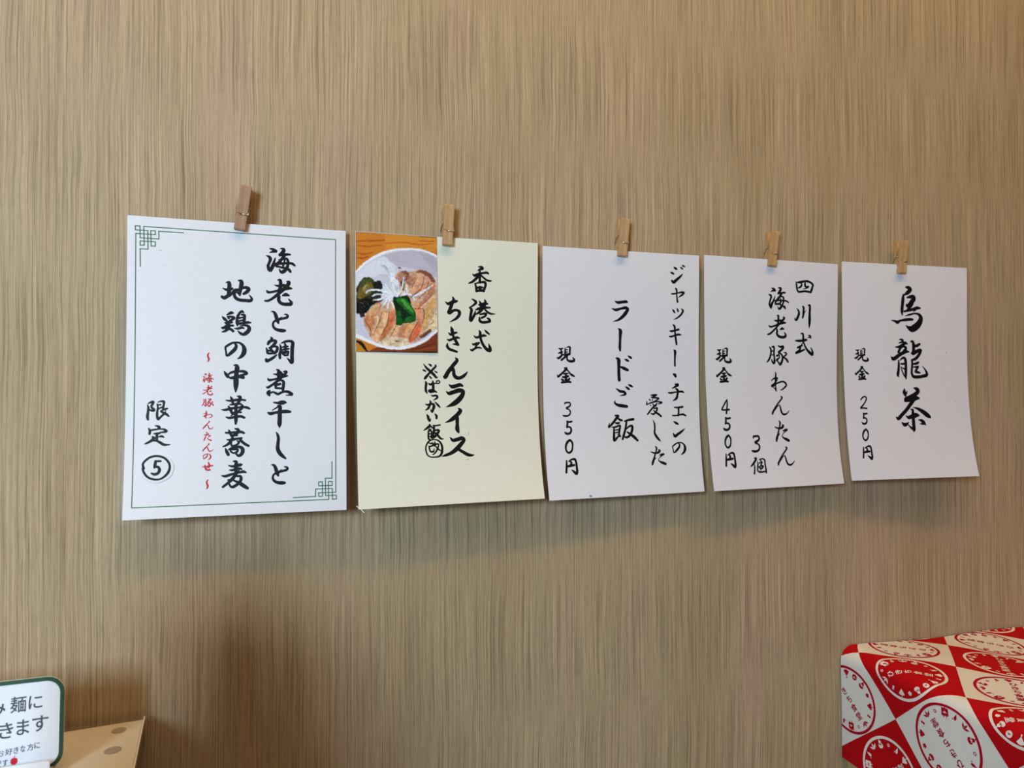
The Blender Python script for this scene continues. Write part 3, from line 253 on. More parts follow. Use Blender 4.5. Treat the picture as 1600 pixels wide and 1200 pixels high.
def tube(bm, pts, rad, n=8):
    """round wire along a polyline"""
    pts = [Vector(p) for p in pts]
    rings = []
    side = None
    for i, p in enumerate(pts):
        a = pts[max(i-1, 0)]; b = pts[min(i+1, len(pts)-1)]
        t = (b-a).normalized()
        if side is None:
            side = t.orthogonal().normalized()
        side = (side - t*side.dot(t)).normalized()
        w = t.cross(side)
        rings.append([bm.verts.new(p + (side*math.cos(k*2*math.pi/n) + w*math.sin(k*2*math.pi/n))*rad) for k in range(n)])
    for a, b in zip(rings[:-1], rings[1:]):
        for k in range(n):
            bm.faces.new((a[k], a[(k+1) % n], b[(k+1) % n], b[k]))
    bm.faces.new(rings[0][::-1]); bm.faces.new(rings[-1])

# ------------------------------------------------------------------ materials
def srgb(r, g, b):
    f = lambda v: (v/255/12.92) if v/255 <= 0.04045 else ((v/255+0.055)/1.055)**2.4
    return (f(r), f(g), f(b), 1.0)
def mat(name, col, rough=0.5, spec=0.5, metal=0.0, coat=0.0):
    m = bpy.data.materials.new(name); m.use_nodes = True
    b = m.node_tree.nodes['Principled BSDF']
    b.inputs['Base Color'].default_value = col
    b.inputs['Roughness'].default_value = rough
    b.inputs['Specular IOR Level'].default_value = spec
    b.inputs['Metallic'].default_value = metal
    b.inputs['Coat Weight'].default_value = coat
    b.inputs['Coat Roughness'].default_value = 0.12
    return m
class NT:
    def __init__(s, m):
        s.t = m.node_tree; s.b = s.t.nodes['Principled BSDF']
    def n(s, kind, **kw):
        nd = s.t.nodes.new(kind)
        for k, v in kw.items(): setattr(nd, k, v)
        return nd
    def l(s, a, b): s.t.links.new(a, b)
def noise(nt, vec, scale, detail=3.0, rough=0.55, dist=0.0):
    n = nt.n('ShaderNodeTexNoise')
    n.inputs['Scale'].default_value = scale; n.inputs['Detail'].default_value = detail
    n.inputs['Roughness'].default_value = rough; n.inputs['Distortion'].default_value = dist
    nt.l(vec, n.inputs['Vector'])
    return n.outputs['Fac']
def ramp(nt, fac, stops):
    r = nt.n('ShaderNodeValToRGB')
    el = r.color_ramp.elements
    while len(el) < len(stops): el.new(0.5)
    for e, (p, c) in zip(el, stops): e.position = p; e.color = c
    nt.l(fac, r.inputs['Fac'])
    return r.outputs['Color']
def mapping(nt, scale, src='Object'):
    tc = nt.n('ShaderNodeTexCoord'); mp = nt.n('ShaderNodeMapping')
    mp.inputs['Scale'].default_value = scale
    nt.l(tc.outputs[src], mp.inputs['Vector'])
    return mp.outputs['Vector']
def mixc(nt, fac, a, b, mode='MIX'):
    m = nt.n('ShaderNodeMix', data_type='RGBA', blend_type=mode)
    if isinstance(fac, float): m.inputs[0].default_value = fac
    else: nt.l(fac, m.inputs[0])
    for v, i in ((a, 6), (b, 7)):
        if isinstance(v, tuple): m.inputs[i].default_value = v
        else: nt.l(v, m.inputs[i])
    return m.outputs[2]
def bump(nt, h, strength, dist=0.001):
    b = nt.n('ShaderNodeBump')
    b.inputs['Strength'].default_value = strength; b.inputs['Distance'].default_value = dist
    nt.l(h, b.inputs['Height']); nt.l(b.outputs['Normal'], nt.b.inputs['Normal'])

def wall_material():
    m = mat('ash_laminate', srgb(178, 150, 112), 0.62, 0.25)
    nt = NT(m)
    # wavering of the fibres: sideways offset that drifts slowly with height
    tc = nt.n('ShaderNodeTexCoord')
    mp = nt.n('ShaderNodeMapping'); mp.inputs['Scale'].default_value = (9, 1, 7)
    nt.l(tc.outputs['Object'], mp.inputs['Vector'])
    wob = nt.n('ShaderNodeTexNoise'); wob.inputs['Scale'].default_value = 1.0; wob.inputs['Detail'].default_value = 2.0
    nt.l(mp.outputs['Vector'], wob.inputs['Vector'])
    sub = nt.n('ShaderNodeVectorMath', operation='SUBTRACT'); sub.inputs[1].default_value = (0.5, 0.5, 0.5)
    nt.l(wob.outputs['Color'], sub.inputs[0])
    mul = nt.n('ShaderNodeVectorMath', operation='MULTIPLY'); mul.inputs[1].default_value = (0.009, 0, 0)
    nt.l(sub.outputs[0], mul.inputs[0])
    add = nt.n('ShaderNodeVectorMath', operation='ADD')
    nt.l(tc.outputs['Object'], add.inputs[0]); nt.l(mul.outputs[0], add.inputs[1])
    def streak(sx, sz, detail=2.0, rough=0.5):
        mp = nt.n('ShaderNodeMapping'); mp.inputs['Scale'].default_value = (sx, 1, sz)
        nt.l(add.outputs[0], mp.inputs['Vector'])
        return noise(nt, mp.outputs['Vector'], 1.0, detail, rough)
    fine = streak(760, 6, 2.0, 0.62)
    med = streak(230, 6, 2.0, 0.5)
    vein = streak(420, 6, 1.0, 0.5)
    pore = streak(760, 60, 1.0, 0.5)
    broad = streak(11, 1.6, 2.0, 0.5)
    base = ramp(nt, broad, [(0.32, srgb(181, 156, 120)), (0.5, srgb(187, 163, 127)), (0.68, srgb(193, 164, 132))])
    k1 = ramp(nt, fine, [(0.35, (0.62,)*3+(1,)), (0.455, (0.90,)*3+(1,)), (0.55, (1.0,)*3+(1,)), (0.66, (1.18,)*3+(1,))])
    k2 = ramp(nt, med, [(0.34, (0.92, 0.91, 0.90, 1)), (0.52, (1.0,)*3+(1,)), (0.68, (1.05,)*3+(1,))])
    k3 = ramp(nt, pore, [(0.28, (0.86,)*3+(1,)), (0.48, (1.0,)*3+(1,)), (0.8, (1.04,)*3+(1,))])
    c = mixc(nt, 1.0, base, k1, 'MULTIPLY'); c = mixc(nt, 1.0, c, k2, 'MULTIPLY'); c = mixc(nt, 1.0, c, k3, 'MULTIPLY')
    k4 = ramp(nt, vein, [(0.58, (1.0,)*3+(1,)), (0.66, (0.87, 0.86, 0.85, 1)), (0.74, (0.80, 0.79, 0.77, 1))])
    c = mixc(nt, 1.0, c, k4, 'MULTIPLY')
    nt.l(c, nt.b.inputs['Base Color'])
    bump(nt, fine, 0.22, 0.0012)
    return m
M = {}
M['wall'] = wall_material()
M['floor'] = mat('floor_vinyl', srgb(74, 64, 56), 0.6)
def paper_material(name, col):
    m = mat(name, col, 0.45, 0.35)
    nt = NT(m)
    v = mapping(nt, (1, 1, 1))
    f = noise(nt, v, 260.0, 3.0, 0.6)
    c = mixc(nt, 1.0, col, ramp(nt, f, [(0.3, (0.972,)*3+(1,)), (0.7, (1.0,)*3+(1,))]), 'MULTIPLY')
    nt.l(c, nt.b.inputs['Base Color'])
    return m
M['white_paper'] = paper_material('laminated_white_paper', srgb(234, 233, 236))
M['cream_paper'] = paper_material('laminated_cream_paper', srgb(238, 235, 214))
M['black_ink'] = mat('black_brush_ink', (0.006, 0.006, 0.007, 1), 0.5, 0.25)
M['red_ink'] = mat('red_print_ink', srgb(196, 44, 38), 0.5, 0.3)
M['green_line'] = mat('green_print_line', srgb(48, 108, 62), 0.5, 0.3)
M['speck'] = mat('grey_speck', srgb(140, 140, 146), 0.6)
M['corner_glint'] = mat('painted_glint', srgb(250, 248, 238), 0.25, 0.6)  # near-white paint imitating a glint on the film
def film_material(name, tint, gloss=0.10):
    m = bpy.data.materials.new(name); m.use_nodes = True
    t = m.node_tree; t.nodes.clear()
    o = t.nodes.new('ShaderNodeOutputMaterial'); mx = t.nodes.new('ShaderNodeMixShader')
    a = t.nodes.new('ShaderNodeBsdfTransparent'); g = t.nodes.new('ShaderNodeBsdfGlossy')
    a.inputs[0].default_value = tint; g.inputs['Roughness'].default_value = 0.2
    mx.inputs[0].default_value = gloss
    t.links.new(a.outputs[0], mx.inputs[1]); t.links.new(g.outputs[0], mx.inputs[2]); t.links.new(mx.outputs[0], o.inputs[0])
    return m
M['film'] = film_material('clear_laminate_film', (0.96, 0.96, 0.95, 1), 0.045)
M['mat_film'] = film_material('clear_mat_film', (0.98, 0.98, 0.97, 1), 0.09)
M['print_border'] = mat('photo_paper_edge', srgb(240, 240, 242), 0.4)
def print_material():
    m = mat('dish_photo_print', (0.5, 0.5, 0.5, 1), 0.35, 0.4)
    nt = NT(m)
    a = nt.n('ShaderNodeVertexColor'); a.layer_name = 'Print'
    f = noise(nt, mapping(nt, (1, 1, 1)), 900.0, 4.0, 0.6)
    c = mixc(nt, 1.0, a.outputs['Color'], ramp(nt, f, [(0.30, (0.80, 0.78, 0.76, 1)), (0.52, (1, 1, 1, 1)), (0.75, (1.10, 1.09, 1.08, 1))]), 'MULTIPLY')
    nt.l(c, nt.b.inputs['Base Color'])
    return m
M['print'] = print_material()
def peg_wood(name, a, b):
    m = mat(name, a, 0.6, 0.25)
    nt = NT(m)
    f = noise(nt, mapping(nt, (900, 900, 60)), 1.0, 3.0, 0.6, 0.3)
    g = noise(nt, mapping(nt, (160, 160, 18)), 1.0, 2.0, 0.5)
    c = mixc(nt, 1.0, ramp(nt, g, [(0.3, b), (0.65, a)]), ramp(nt, f, [(0.3, (0.84, 0.82, 0.80, 1)), (0.6, (1.04,)*3+(1,))]), 'MULTIPLY')
    nt.l(c, nt.b.inputs['Base Color'])
    bump(nt, f, 0.15, 0.0005)
    return m
M['peg'] = [peg_wood('peg_wood_dark', srgb(178, 142, 112), srgb(160, 122, 94)),
            peg_wood('peg_wood_mid', srgb(204, 166, 122), srgb(186, 146, 102)),
            peg_wood('peg_wood_pale', srgb(204, 165, 114), srgb(184, 142, 92))]
M['wire'] = mat('spring_wire', srgb(205, 200, 190), 0.28, 0.5, 1.0)
def beige_top():
    m = mat('beige_table_laminate', srgb(248, 236, 216), 0.4, 0.4)
    nt = NT(m)
    f = noise(nt, mapping(nt, (1, 1, 1)), 14.0, 3.0)
    nt.l(mixc(nt, 1.0, srgb(248, 236, 216), ramp(nt, f, [(0.3, (0.97,)*3+(1,)), (0.7, (1.0,)*3+(1,))]), 'MULTIPLY'), nt.b.inputs['Base Color'])
    return m
M['table'] = beige_top()
M['table_edge'] = mat('table_edge_band', srgb(120, 100, 76), 0.5)
M['mat_edge'] = mat('mat_edge_catchlight', srgb(236, 228, 208), 0.3, 0.5)  # pale colour paints the light caught along the clear sheet's edge
M['bumper'] = mat('clear_rubber_bumper', srgb(178, 162, 144), 0.5)
M['metal'] = mat('dark_table_leg', srgb(60, 58, 56), 0.4, 0.5, 0.6)
M['card'] = mat('white_sign_card', srgb(236, 240, 246), 0.4, 0.4)
M['green_border'] = mat('dark_green_border', srgb(34, 74, 46), 0.4)
M['slate_ink'] = mat('slate_print_ink', srgb(66, 74, 84), 0.5)
M['purple_ink'] = mat('fine_print_ink', srgb(92, 92, 116), 0.5)
M['apple'] = mat('red_apple_print', srgb(206, 14, 40), 0.4)
M['acrylic'] = mat('grey_stand_acrylic', srgb(150, 150, 144), 0.25, 0.5)
M['bench_wood'] = peg_wood('bench_pine', srgb(196, 168, 120), srgb(176, 146, 100))
M['brown_glass'] = mat('dark_brown_ceramic', srgb(58, 38, 26), 0.25, 0.5)
def cloth_material(name, col):
    m = mat(name, col, 0.85, 0.12)
    nt = NT(m)
    f = noise(nt, mapping(nt, (1400, 1400, 1400)), 1.0, 2.0)
    w = noise(nt, mapping(nt, (24, 24, 24)), 1.0, 3.0)
    c = mixc(nt, 1.0, col, ramp(nt, f, [(0.3, (0.90,)*3+(1,)), (0.6, (1.0,)*3+(1,))]), 'MULTIPLY')
    nt.l(c, nt.b.inputs['Base Color'])
    bump(nt, w, 0.25, 0.004)
    return m
M['cloth_white'] = cloth_material('cotton_white', srgb(232, 226, 214))
M['cloth_red'] = cloth_material('cotton_red', srgb(190, 8, 16))
M['print_red'] = mat('cloth_print_red', srgb(176, 10, 36), 0.85, 0.1)
M['print_white'] = mat('cloth_print_white', srgb(238, 226, 216), 0.85, 0.1)

# ------------------------------------------------------------------ setting
WALL_Y = 0.002
bm = bmesh.new(); box_bm(bm, -2.4, 3.2, WALL_Y, WALL_Y+0.12, 0.0, 2.6)
tag(bm_obj('wall_back', bm, M['wall']), 'tan wood grain laminate wall behind the menu sheets', 'wall', kind='structure')
bm = bmesh.new(); box_bm(bm, -2.4, 3.2, -3.2, WALL_Y+0.12, -0.08, 0.0)
tag(bm_obj('floor', bm, M['floor']), 'vinyl floor below the table and bench', 'floor', kind='structure')

# ------------------------------------------------------------------ brush strokes
def catmull(pts, step):
    """smooth a list of (x, y, w) and resample it"""
    P = [np.array(p, float) for p in pts]
    if len(P) == 2:
        n = max(2, int(np.linalg.norm((P[1]-P[0])[:2])/step)+1)
        return [P[0] + (P[1]-P[0])*t for t in np.linspace(0, 1, n)]
    Q = [2*P[0]-P[1]] + P + [2*P[-1]-P[-2]]
    out = []
    for i in range(1, len(Q)-2):
        p0, p1, p2, p3 = Q[i-1:i+3]
        d1 = max(np.linalg.norm((p1-p0)[:2]), 1e-4)**0.5; d2 = max(np.linalg.norm((p2-p1)[:2]), 1e-4)**0.5; d3 = max(np.linalg.norm((p3-p2)[:2]), 1e-4)**0.5
        m1 = (p1-p0)/d1 - (p2-p0)/(d1+d2) + (p2-p1)/d2
        m2 = (p2-p1)/d2 - (p3-p1)/(d2+d3) + (p3-p2)/d3
        m1, m2 = m1*d2, m2*d2
        n = max(2, min(9, int(np.linalg.norm((p2-p1)[:2])/step)+1))
        for t in np.linspace(0, 1, n, endpoint=False):
            h = t*t*(3-2*t)
            out.append((2*t**3-3*t**2+1)*p1 + (t**3-2*t**2+t)*m1 + (3*t**2-2*t**3)*p2 + (t**3-t**2)*m2)
    out.append(P[-1])
    for o in out: o[2] = max(o[2], 0.05)*1.13 + 0.14
    return out
def ribbon(verts, faces, pts, step=0.55, cap=5):
    """flat brush mark of varying width with rounded ends, in sheet millimetres"""
    pp = catmull(pts, step)
    n = len(pp)
    L, Rr = [], []
    for i in range(n):
        a = pp[max(i-1, 0)][:2]; b = pp[min(i+1, n-1)][:2]
        t = b-a; ln = np.linalg.norm(t)
        t = t/ln if ln > 1e-6 else np.array([1.0, 0.0])
        nn = np.array([-t[1], t[0]]); h = pp[i][2]/2
        L.append(pp[i][:2]+nn*h); Rr.append(pp[i][:2]-nn*h)
    b0 = len(verts)
    for i in range(n): verts.append(L[i]); verts.append(Rr[i])
    for i in range(n-1): faces.append((b0+2*i, b0+2*i+1, b0+2*i+3, b0+2*i+2))
    for e, o in ((0, 1), (n-1, n-2)):
        t = pp[e][:2]-pp[o][:2]; ln = np.linalg.norm(t)
        if ln < 1e-6: continue
        t = t/ln; nn = np.array([-t[1], t[0]]); h = pp[e][2]/2
        ring = []
        for k in range(cap+1):
            a = math.pi*k/cap
            ring.append(len(verts)); verts.append(pp[e][:2] + nn*h*math.cos(a) + t*h*math.sin(a))
        faces.append(tuple(ring))
def line_strip(verts, faces, pts, w, step=4.0):
    """ruled line with square corners"""
    for a, b in zip(pts[:-1], pts[1:]):
        a = np.array(a, float); b = np.array(b, float)
        t = b-a; ln = np.linalg.norm(t)
        if ln < 1e-6: continue
        t /= ln; nn = np.array([-t[1], t[0]])*w/2
        a2 = a - t*w/2; b2 = b + t*w/2
        n = max(1, int(ln/step)); base = len(verts)
        for i in range(n+1):
            p = a2 + (b2-a2)*i/n
            verts.append(p+nn); verts.append(p-nn)
        for i in range(n): faces.append((base+2*i, base+2*i+1, base+2*i+3, base+2*i+2))
def parse(s):
    return [[tuple(v*k for v, k in zip(map(int, q.split(',')), (0.1, 0.1, 0.05))) for q in st.split(' ')] for st in s.split('/')]

# ------------------------------------------------------------------ hanging menu sheets
SW, SH = 0.210, 0.297
def sheet_point(p, u, v, lift=0.0):
    """u, v in metres across and down the sheet; lift towards the room"""
    X, Z, t, L1, L2, R1, R2, d0, d1 = p
    s, q = u/SW, v/SH
    Lc = L1*q*q*(1-q)*4 + L2*q*q; Rc = R1*q*q*(1-q)*4 + R2*q*q
    d = d0*(1-s) + d1*s + Lc*(1-s) + Rc*s
    c, sn = math.cos(t), math.sin(t)
    return Vector((X + u*c - v*sn, -(d+lift), Z - v*c - u*sn))
def on_sheet(name, p, org, verts, faces, m, lift, parent):
    V = [sheet_point(p, a/1000, b/1000, lift) - org for a, b in verts]
    return link_mesh(name, mesh_of(name, V, faces), m, parent)
LABELS = {
    1: 'white menu sheet with a green frame line and corner knots, leftmost on the wall',
    2: 'cream menu sheet with a rice bowl photo stuck in its top corner',
    3: 'white menu sheet priced 350 yen, hanging right of the cream sheet',
    4: 'white menu sheet priced 450 yen, hanging between the 350 and 250 yen sheets',
    5: 'white menu sheet priced 250 yen with three large brush characters',
}
MARGIN = 0.0042
for k, p in SHEETS.items():
    org = sheet_point(p, SW/2, 0.0)
    root = empty('menu_sheet', org)
    tag(root, LABELS[k], 'menu sheet', 'menu sheets pegged along the wall')
    # paper core, front and back
    nx, ny = 20, 30
    V, Fc = [], []
    for lift in (0.0, -0.0003):
        for j in range(ny+1):
            for i in range(nx+1):
                V.append(sheet_point(p, SW*i/nx, SH*j/ny, lift) - org)
    n1 = (nx+1)*(ny+1)
    idx = lambda i, j: j*(nx+1)+i
    for j in range(ny):
        for i in range(nx):
            Fc.append((idx(i, j), idx(i, j+1), idx(i+1, j+1), idx(i+1, j)))
            Fc.append((n1+idx(i, j), n1+idx(i+1, j), n1+idx(i+1, j+1), n1+idx(i, j+1)))
    rim = [idx(i, 0) for i in range(nx)] + [idx(nx, j) for j in range(ny)] + [idx(i, ny) for i in range(nx, 0, -1)] + [idx(0, j) for j in range(ny, 0, -1)]
    for a, b in zip(rim, rim[1:]+rim[:1]):
        b0 = len(V); V += [V[a], V[b], V[n1+b], V[n1+a]]
        Fc.append((b0, b0+1, b0+2, b0+3))
    link_mesh('paper', mesh_of('paper', V, Fc), M['cream_paper' if k == 2 else 'white_paper'], root, True)
    # clear laminate margin that stands out past the paper, with rounded corners
    def edge_loop(mg, n=48):
        pts = []
        for i in range(n): pts.append((-mg + (SW+2*mg)*i/n, -mg*0.25))
        for i in range(n): pts.append((SW+mg, -mg*0.25 + (SH+mg*1.25)*i/n))
        for i in range(n): pts.append((SW+mg - (SW+2*mg)*i/n, SH+mg))
        for i in range(n): pts.append((-mg, SH+mg - (SH+mg*1.25)*i/n))
        if mg > 0:
            cr = 0.004
            out = []
            for (u, v) in pts:
                cx = min(max(u, -mg+cr), SW+mg-cr); cy = min(max(v, -mg*0.25+cr), SH+mg-cr)
                du, dv = u-cx, v-cy; d = math.hypot(du, dv)
                if du and dv and d > cr: u, v = cx+du*cr/d, cy+dv*cr/d
                out.append((u, v))
            pts = out
        return pts
    A, B = edge_loop(0.0), edge_loop(MARGIN)
    V = [sheet_point(p, u, v, -0.00015) - org for u, v in A+B]
    n = len(A)
    Fc = [(i, (i+1) % n, n+(i+1) % n, n+i) for i in range(n)]
    o = link_mesh('laminate_margin', mesh_of('laminate_margin', V, Fc), M['film'], root)
    tag(o, 'clear laminate margin around the paper')
    # lettering, one part for each written column
    sticker = None
    if k == 1:
        b = np.array(STICKER); c = b.mean(0)
        loop = []
        m = len(b)
        for i in range(m):
            for t in np.linspace(0, 1, 4, endpoint=False):
                p0, p1, p2, p3 = b[i-1], b[i], b[(i+1) % m], b[(i+2) % m]
                loop.append(0.5*((2*p1)+(-p0+p2)*t+(2*p0-5*p1+4*p2-p3)*t*t+(-p0+3*p1-3*p2+p3)*t**3))
        V = [sheet_point(p, q[0]/1000, q[1]/1000, 0.00075) - org for q in loop] + [sheet_point(p, q[0]/1000, q[1]/1000, 0.00006) - org for q in loop]
        n = len(loop)
        Fc = [tuple(range(n))] + [(i, n+i, n+(i+1) % n, (i+1) % n) for i in range(n)]
        sticker = link_mesh('number_sticker', mesh_of('number_sticker', V, Fc), M['white_paper'], root)
        tag(sticker, 'round white sticker with a circled 5')
    for kind, data in INK[k]:
        V, Fc = [], []
        for st in parse(data): ribbon(V, Fc, st)
        if kind == 'num':
            on_sheet('circled_numeral', p, org, V, Fc, M['black_ink'], 0.00084, sticker)
        elif kind == 'dots':
            for st in parse(data):
                V, Fc = [], []
                ribbon(V, Fc, st)
                on_sheet('speck', p, org, V, Fc, M['speck'], 0.00008, root)
        else:
            o = on_sheet('lettering', p, org, V, Fc, M['red_ink' if kind == 'red' else 'black_ink'], 0.00008, root)
            if kind == 'red': tag(o, 'small red column of lettering')
    for x, y, w in SPECKS[k]:
        V, Fc = [], []
        ribbon(V, Fc, [(x-w*0.2, y, w*0.8), (x+w*0.25, y+w*0.15, w*0.7)], 0.3)
        on_sheet('speck', p, org, V, Fc, M['speck'], 0.00007, root)
    if k == 1:
        V, Fc = [], []
        for line in FRAME: line_strip(V, Fc, line, 0.92)
        tag(on_sheet('frame_line', p, org, V, Fc, M['green_line'], 0.00007, root), 'green frame line with a knot at two corners')
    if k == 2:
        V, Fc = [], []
        for seg in CORNER_GLINT:  # painted highlight strokes at the sheet's lower left corner
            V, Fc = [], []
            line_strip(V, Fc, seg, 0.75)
            on_sheet('painted_glint', p, org, V, Fc, M['corner_glint'], 0.0001, root)
        # glued photo print: a flat card whose picture is a printed pattern
        shapes = [l.split() for l in DISH_PRINT.strip().split('\n')]
        rect = [tuple(map(float, q.split(','))) for q in shapes[0][3:]]
        P0 = [sheet_point(p, a/1000, b/1000) for a, b in rect]
        ctr = sum(P0, Vector())/4
        nrm = (P0[2]-P0[0]).cross(P0[1]-P0[3]).normalized()
        if nrm.y > 0: nrm = -nrm
        (ua, va), (ub, vb), (uc, vc), (ud, vd) = rect
        u0, u1 = min(ua, ud), max(ub, uc); v0, v1 = min(va, vb), max(vc, vd)
        over = max((sheet_point(p, (u0+(u1-u0)*a/8)/1000, (v0+(v1-v0)*c/8)/1000) - ctr).dot(nrm) for a in range(9) for c in range(9))
        ctr = ctr + nrm*(max(over, 0.0) + 0.00008)
        def flat(u, v, lift):
            q = sheet_point(p, u/1000, v/1000)
            return q - nrm*(q-ctr).dot(nrm) + nrm*lift - org
        card = 0.0003
        C8 = [flat(u, v, h) for h in (card, 0.0) for u, v in ((u0-0.4, v0-0.4), (u1+0.1, v0-0.4), (u1+0.1, v1+0.1), (u0-0.4, v1+0.1))]
        ph = link_mesh('dish_photo', mesh_of('dish_photo', C8, [(0, 1, 2, 3), (7, 6, 5, 4), (0, 4, 5, 1), (1, 5, 6, 2), (2, 6, 7, 3), (3, 7, 4, 0)]), M['print_border'], root)
        tag(ph, 'glued photo of chicken slices on rice in a white bowl')
        # the printed picture: coloured spots of a fine print raster, blended like a photograph
        GX, GY = 172, 250
        gu = np.linspace(u0, u1, GX); gv = np.linspace(v0, v1, GY)
        UU, VV = np.meshgrid(gu, gv)
        rng = np.random.RandomState(5)
        def cloud(n, m):
            # smooth random field with n x m cells
            a = rng.rand(m+2, n+2); yy = np.linspace(0, m, GY); xx = np.linspace(0, n, GX)
            yi = yy.astype(int); xi = xx.astype(int); fy = (yy-yi)[:, None]; fx = (xx-xi)[None, :]
            fy = fy*fy*(3-2*fy); fx = fx*fx*(3-2*fx)
            g = lambda dy, dx: a[np.ix_(yi+dy, xi+dx)]
            return (g(0, 0)*(1-fx)+g(0, 1)*fx)*(1-fy) + (g(1, 0)*(1-fx)+g(1, 1)*fx)*fy - 0.5
        WU = UU + 0.55*cloud(24, 35) + 0.16*cloud(60, 88); WV = VV + 0.55*cloud(24, 35) + 0.16*cloud(60, 88)
        img = np.zeros((GY, GX, 3)); soft = np.zeros((GY, GX))
        def fill(pg, col, amt=1.0):
            inside = np.zeros(UU.shape, bool)
            m = len(pg)
            for a in range(m):
                (xa, ya), (xb, yb) = pg[a-1], pg[a]
                if ya == yb: continue
                cr = ((ya > WV) != (yb > WV)) & (WU < (xb-xa)*(WV-ya)/(yb-ya)+xa)
                inside ^= cr
            img[inside] = img[inside]*(1-amt) + np.array(col[:3])*amt
            return inside
        for q, s in enumerate(shapes):
            col = srgb(*map(float, s[1].split(','))); w = float(s[2])
            pts = [tuple(map(float, t.split(','))) for t in s[3:]]
            if s[0] == 'P':
                hit = fill(pts, col)
                soft[hit] = 1.0 if q >= 18 else 0.0
            else:
                vv, ff = [], []
                m = len(pts)
                ribbon(vv, ff, [(a, c, w*(0.6 if e in (0, m-1) else 1.0)) for e, (a, c) in enumerate(pts)], 0.5)
                for f in ff: fill([tuple(vv[t]) for t in f], col)
        # tone variation of the food, then a light blur
        tone = 1 + soft*(0.40*cloud(20, 29) + 0.42*cloud(46, 67) + 0.30*cloud(95, 138)) + (1-soft)*(0.07*cloud(5, 40) + 0.03*cloud(60, 88))
        img = img*tone[..., None]
        img[..., 0] *= 1 + soft*0.16*cloud(30, 44); img[..., 2] *= 1 + soft*0.3*cloud(30, 44)
        glint = (soft > 0) & (cloud(70, 100) > 0.435)
        img[glint] = img[glint]*0.65 + 0.24
        img = np.clip(img, 0, 1)**1.2*1.1
        pad = np.pad(img, ((1, 1), (1, 1), (0, 0)), mode='edge')
        img = (pad[1:-1, 1:-1]*4 + pad[:-2, 1:-1] + pad[2:, 1:-1] + pad[1:-1, :-2] + pad[1:-1, 2:])/8
        V3 = [flat(a, c, card + 0.00003) for c in gv for a in gu]
        F3 = [(r*GX+t, (r+1)*GX+t, (r+1)*GX+t+1, r*GX+t+1) for r in range(GY-1) for t in range(GX-1)]
        me = mesh_of('printed_picture', V3, F3)
        att = me.color_attributes.new('Print', 'FLOAT_COLOR', 'POINT')
        att.data.foreach_set('color', np.concatenate([np.clip(img, 0, 1), np.ones((GY, GX, 1))], 2).astype(np.float32).ravel())
        link_mesh('printed_picture', me, M['print'], ph)

# ------------------------------------------------------------------ clothespins
PW, PL = 0.0110, 0.0458
def jaw_mesh(name, front):
    """side profile in (depth from the grip plane, height), pushed out across the width"""
    prof = [(0.0003, 0.0), (0.0054, 0.0), (0.0060, 0.0012), (0.0062, 0.0150), (0.0056, 0.0156), (0.0056, 0.0166), (0.0062, 0.0172),
            (0.0066, 0.030), (0.0072, PL-0.0015), (0.0068, PL), (0.0042, PL), (0.0036, PL-0.001), (0.0009, 0.0290), (0.0012, 0.0275), (0.0022, 0.0262), (0.0022, 0.0248), (0.0012, 0.0235), (0.0003, 0.0225), (0.0003, 0.0110), (0.0010, 0.0095), (0.0010, 0.0075), (0.0003, 0.0060)]
    bm = bmesh.new()
    sgn = -1 if front else 1
    A = [bm.verts.new((-PW/2, sgn*d, z)) for d, z in prof]; B = [bm.verts.new((PW/2, sgn*d, z)) for d, z in prof]
    n = len(prof)
    fa = bm.faces.new(A); fb = bm.faces.new(B[::-1])
    for i in range(n): bm.faces.new((A[i], B[i], B[(i+1) % n], A[(i+1) % n]))
    bmesh.ops.recalc_face_normals(bm, faces=bm.faces)
    es = [e for e in bm.edges if (e.verts[0].co.x == e.verts[1].co.x) and e.calc_length() > 0.004]
    bmesh.ops.bevel(bm, geom=es, offset=0.00035, segments=2, affect='EDGES')
    me = bpy.data.meshes.new(name); bm.to_mesh(me); bm.free()
    return me
def spring_mesh():
    bm = bmesh.new()
    r, cz = 0.0019, 0.0255
    x0 = PW/2+0.0008
    pts = [(-0.0024, -0.0064, 0.0163), (x0-0.0004, -0.0064, 0.0161), (x0, -0.0058, 0.0163), (x0, -0.0030, 0.0225)]
    tube(bm, pts, 0.00055)
    coil = []
    turns = 4
    for i in range(turns*14+1):
        a = math.pi*1.2 + i/14*2*math.pi
        coil.append((x0 - 2*x0*i/(turns*14), r*math.cos(a), cz+r*math.sin(a)))
    tube(bm, [pts[-1]]+coil, 0.00055, 6)
    e = coil[-1]
    tube(bm, [e, (-x0, 0.0030, 0.0225), (-x0, 0.0058, 0.0163), (-x0+0.0004, 0.0062, 0.0161), (-0.0018, 0.0062, 0.0161)], 0.00055)
    me = bpy.data.meshes.new('spring'); bmesh.ops.recalc_face_normals(bm, faces=bm.faces); bm.to_mesh(me); bm.free()
    for f in me.polygons: f.use_smooth = True
    me.materials.append(M['wire'])
    return me
jf, jb, spm = jaw_mesh('front_jaw', True), jaw_mesh('back_jaw', False), spring_mesh()
PEGS = [  # X of the tip, height of the tip, grip depth, lean in degrees, wood tone, label
    (-0.04378, 1.20762, 0.0084, 8.0, 0, 'dark wooden clothespin leaning on the sheet with green corner knots'),
    (0.17421, 1.20602, 0.0056, 2.6, 1, 'wooden clothespin holding the cream menu sheet'),
    (0.39088, 1.20637, 0.0057, 5.0, 1, 'wooden clothespin holding the 350 yen menu sheet'),
    (0.60781, 1.20590, 0.0060, 5.0, 2, 'pale wooden clothespin holding the 450 yen menu sheet'),
    (0.81902, 1.20608, 0.0116, 3.0, 2, 'pale wooden clothespin holding the 250 yen menu sheet, rightmost of all'),
]
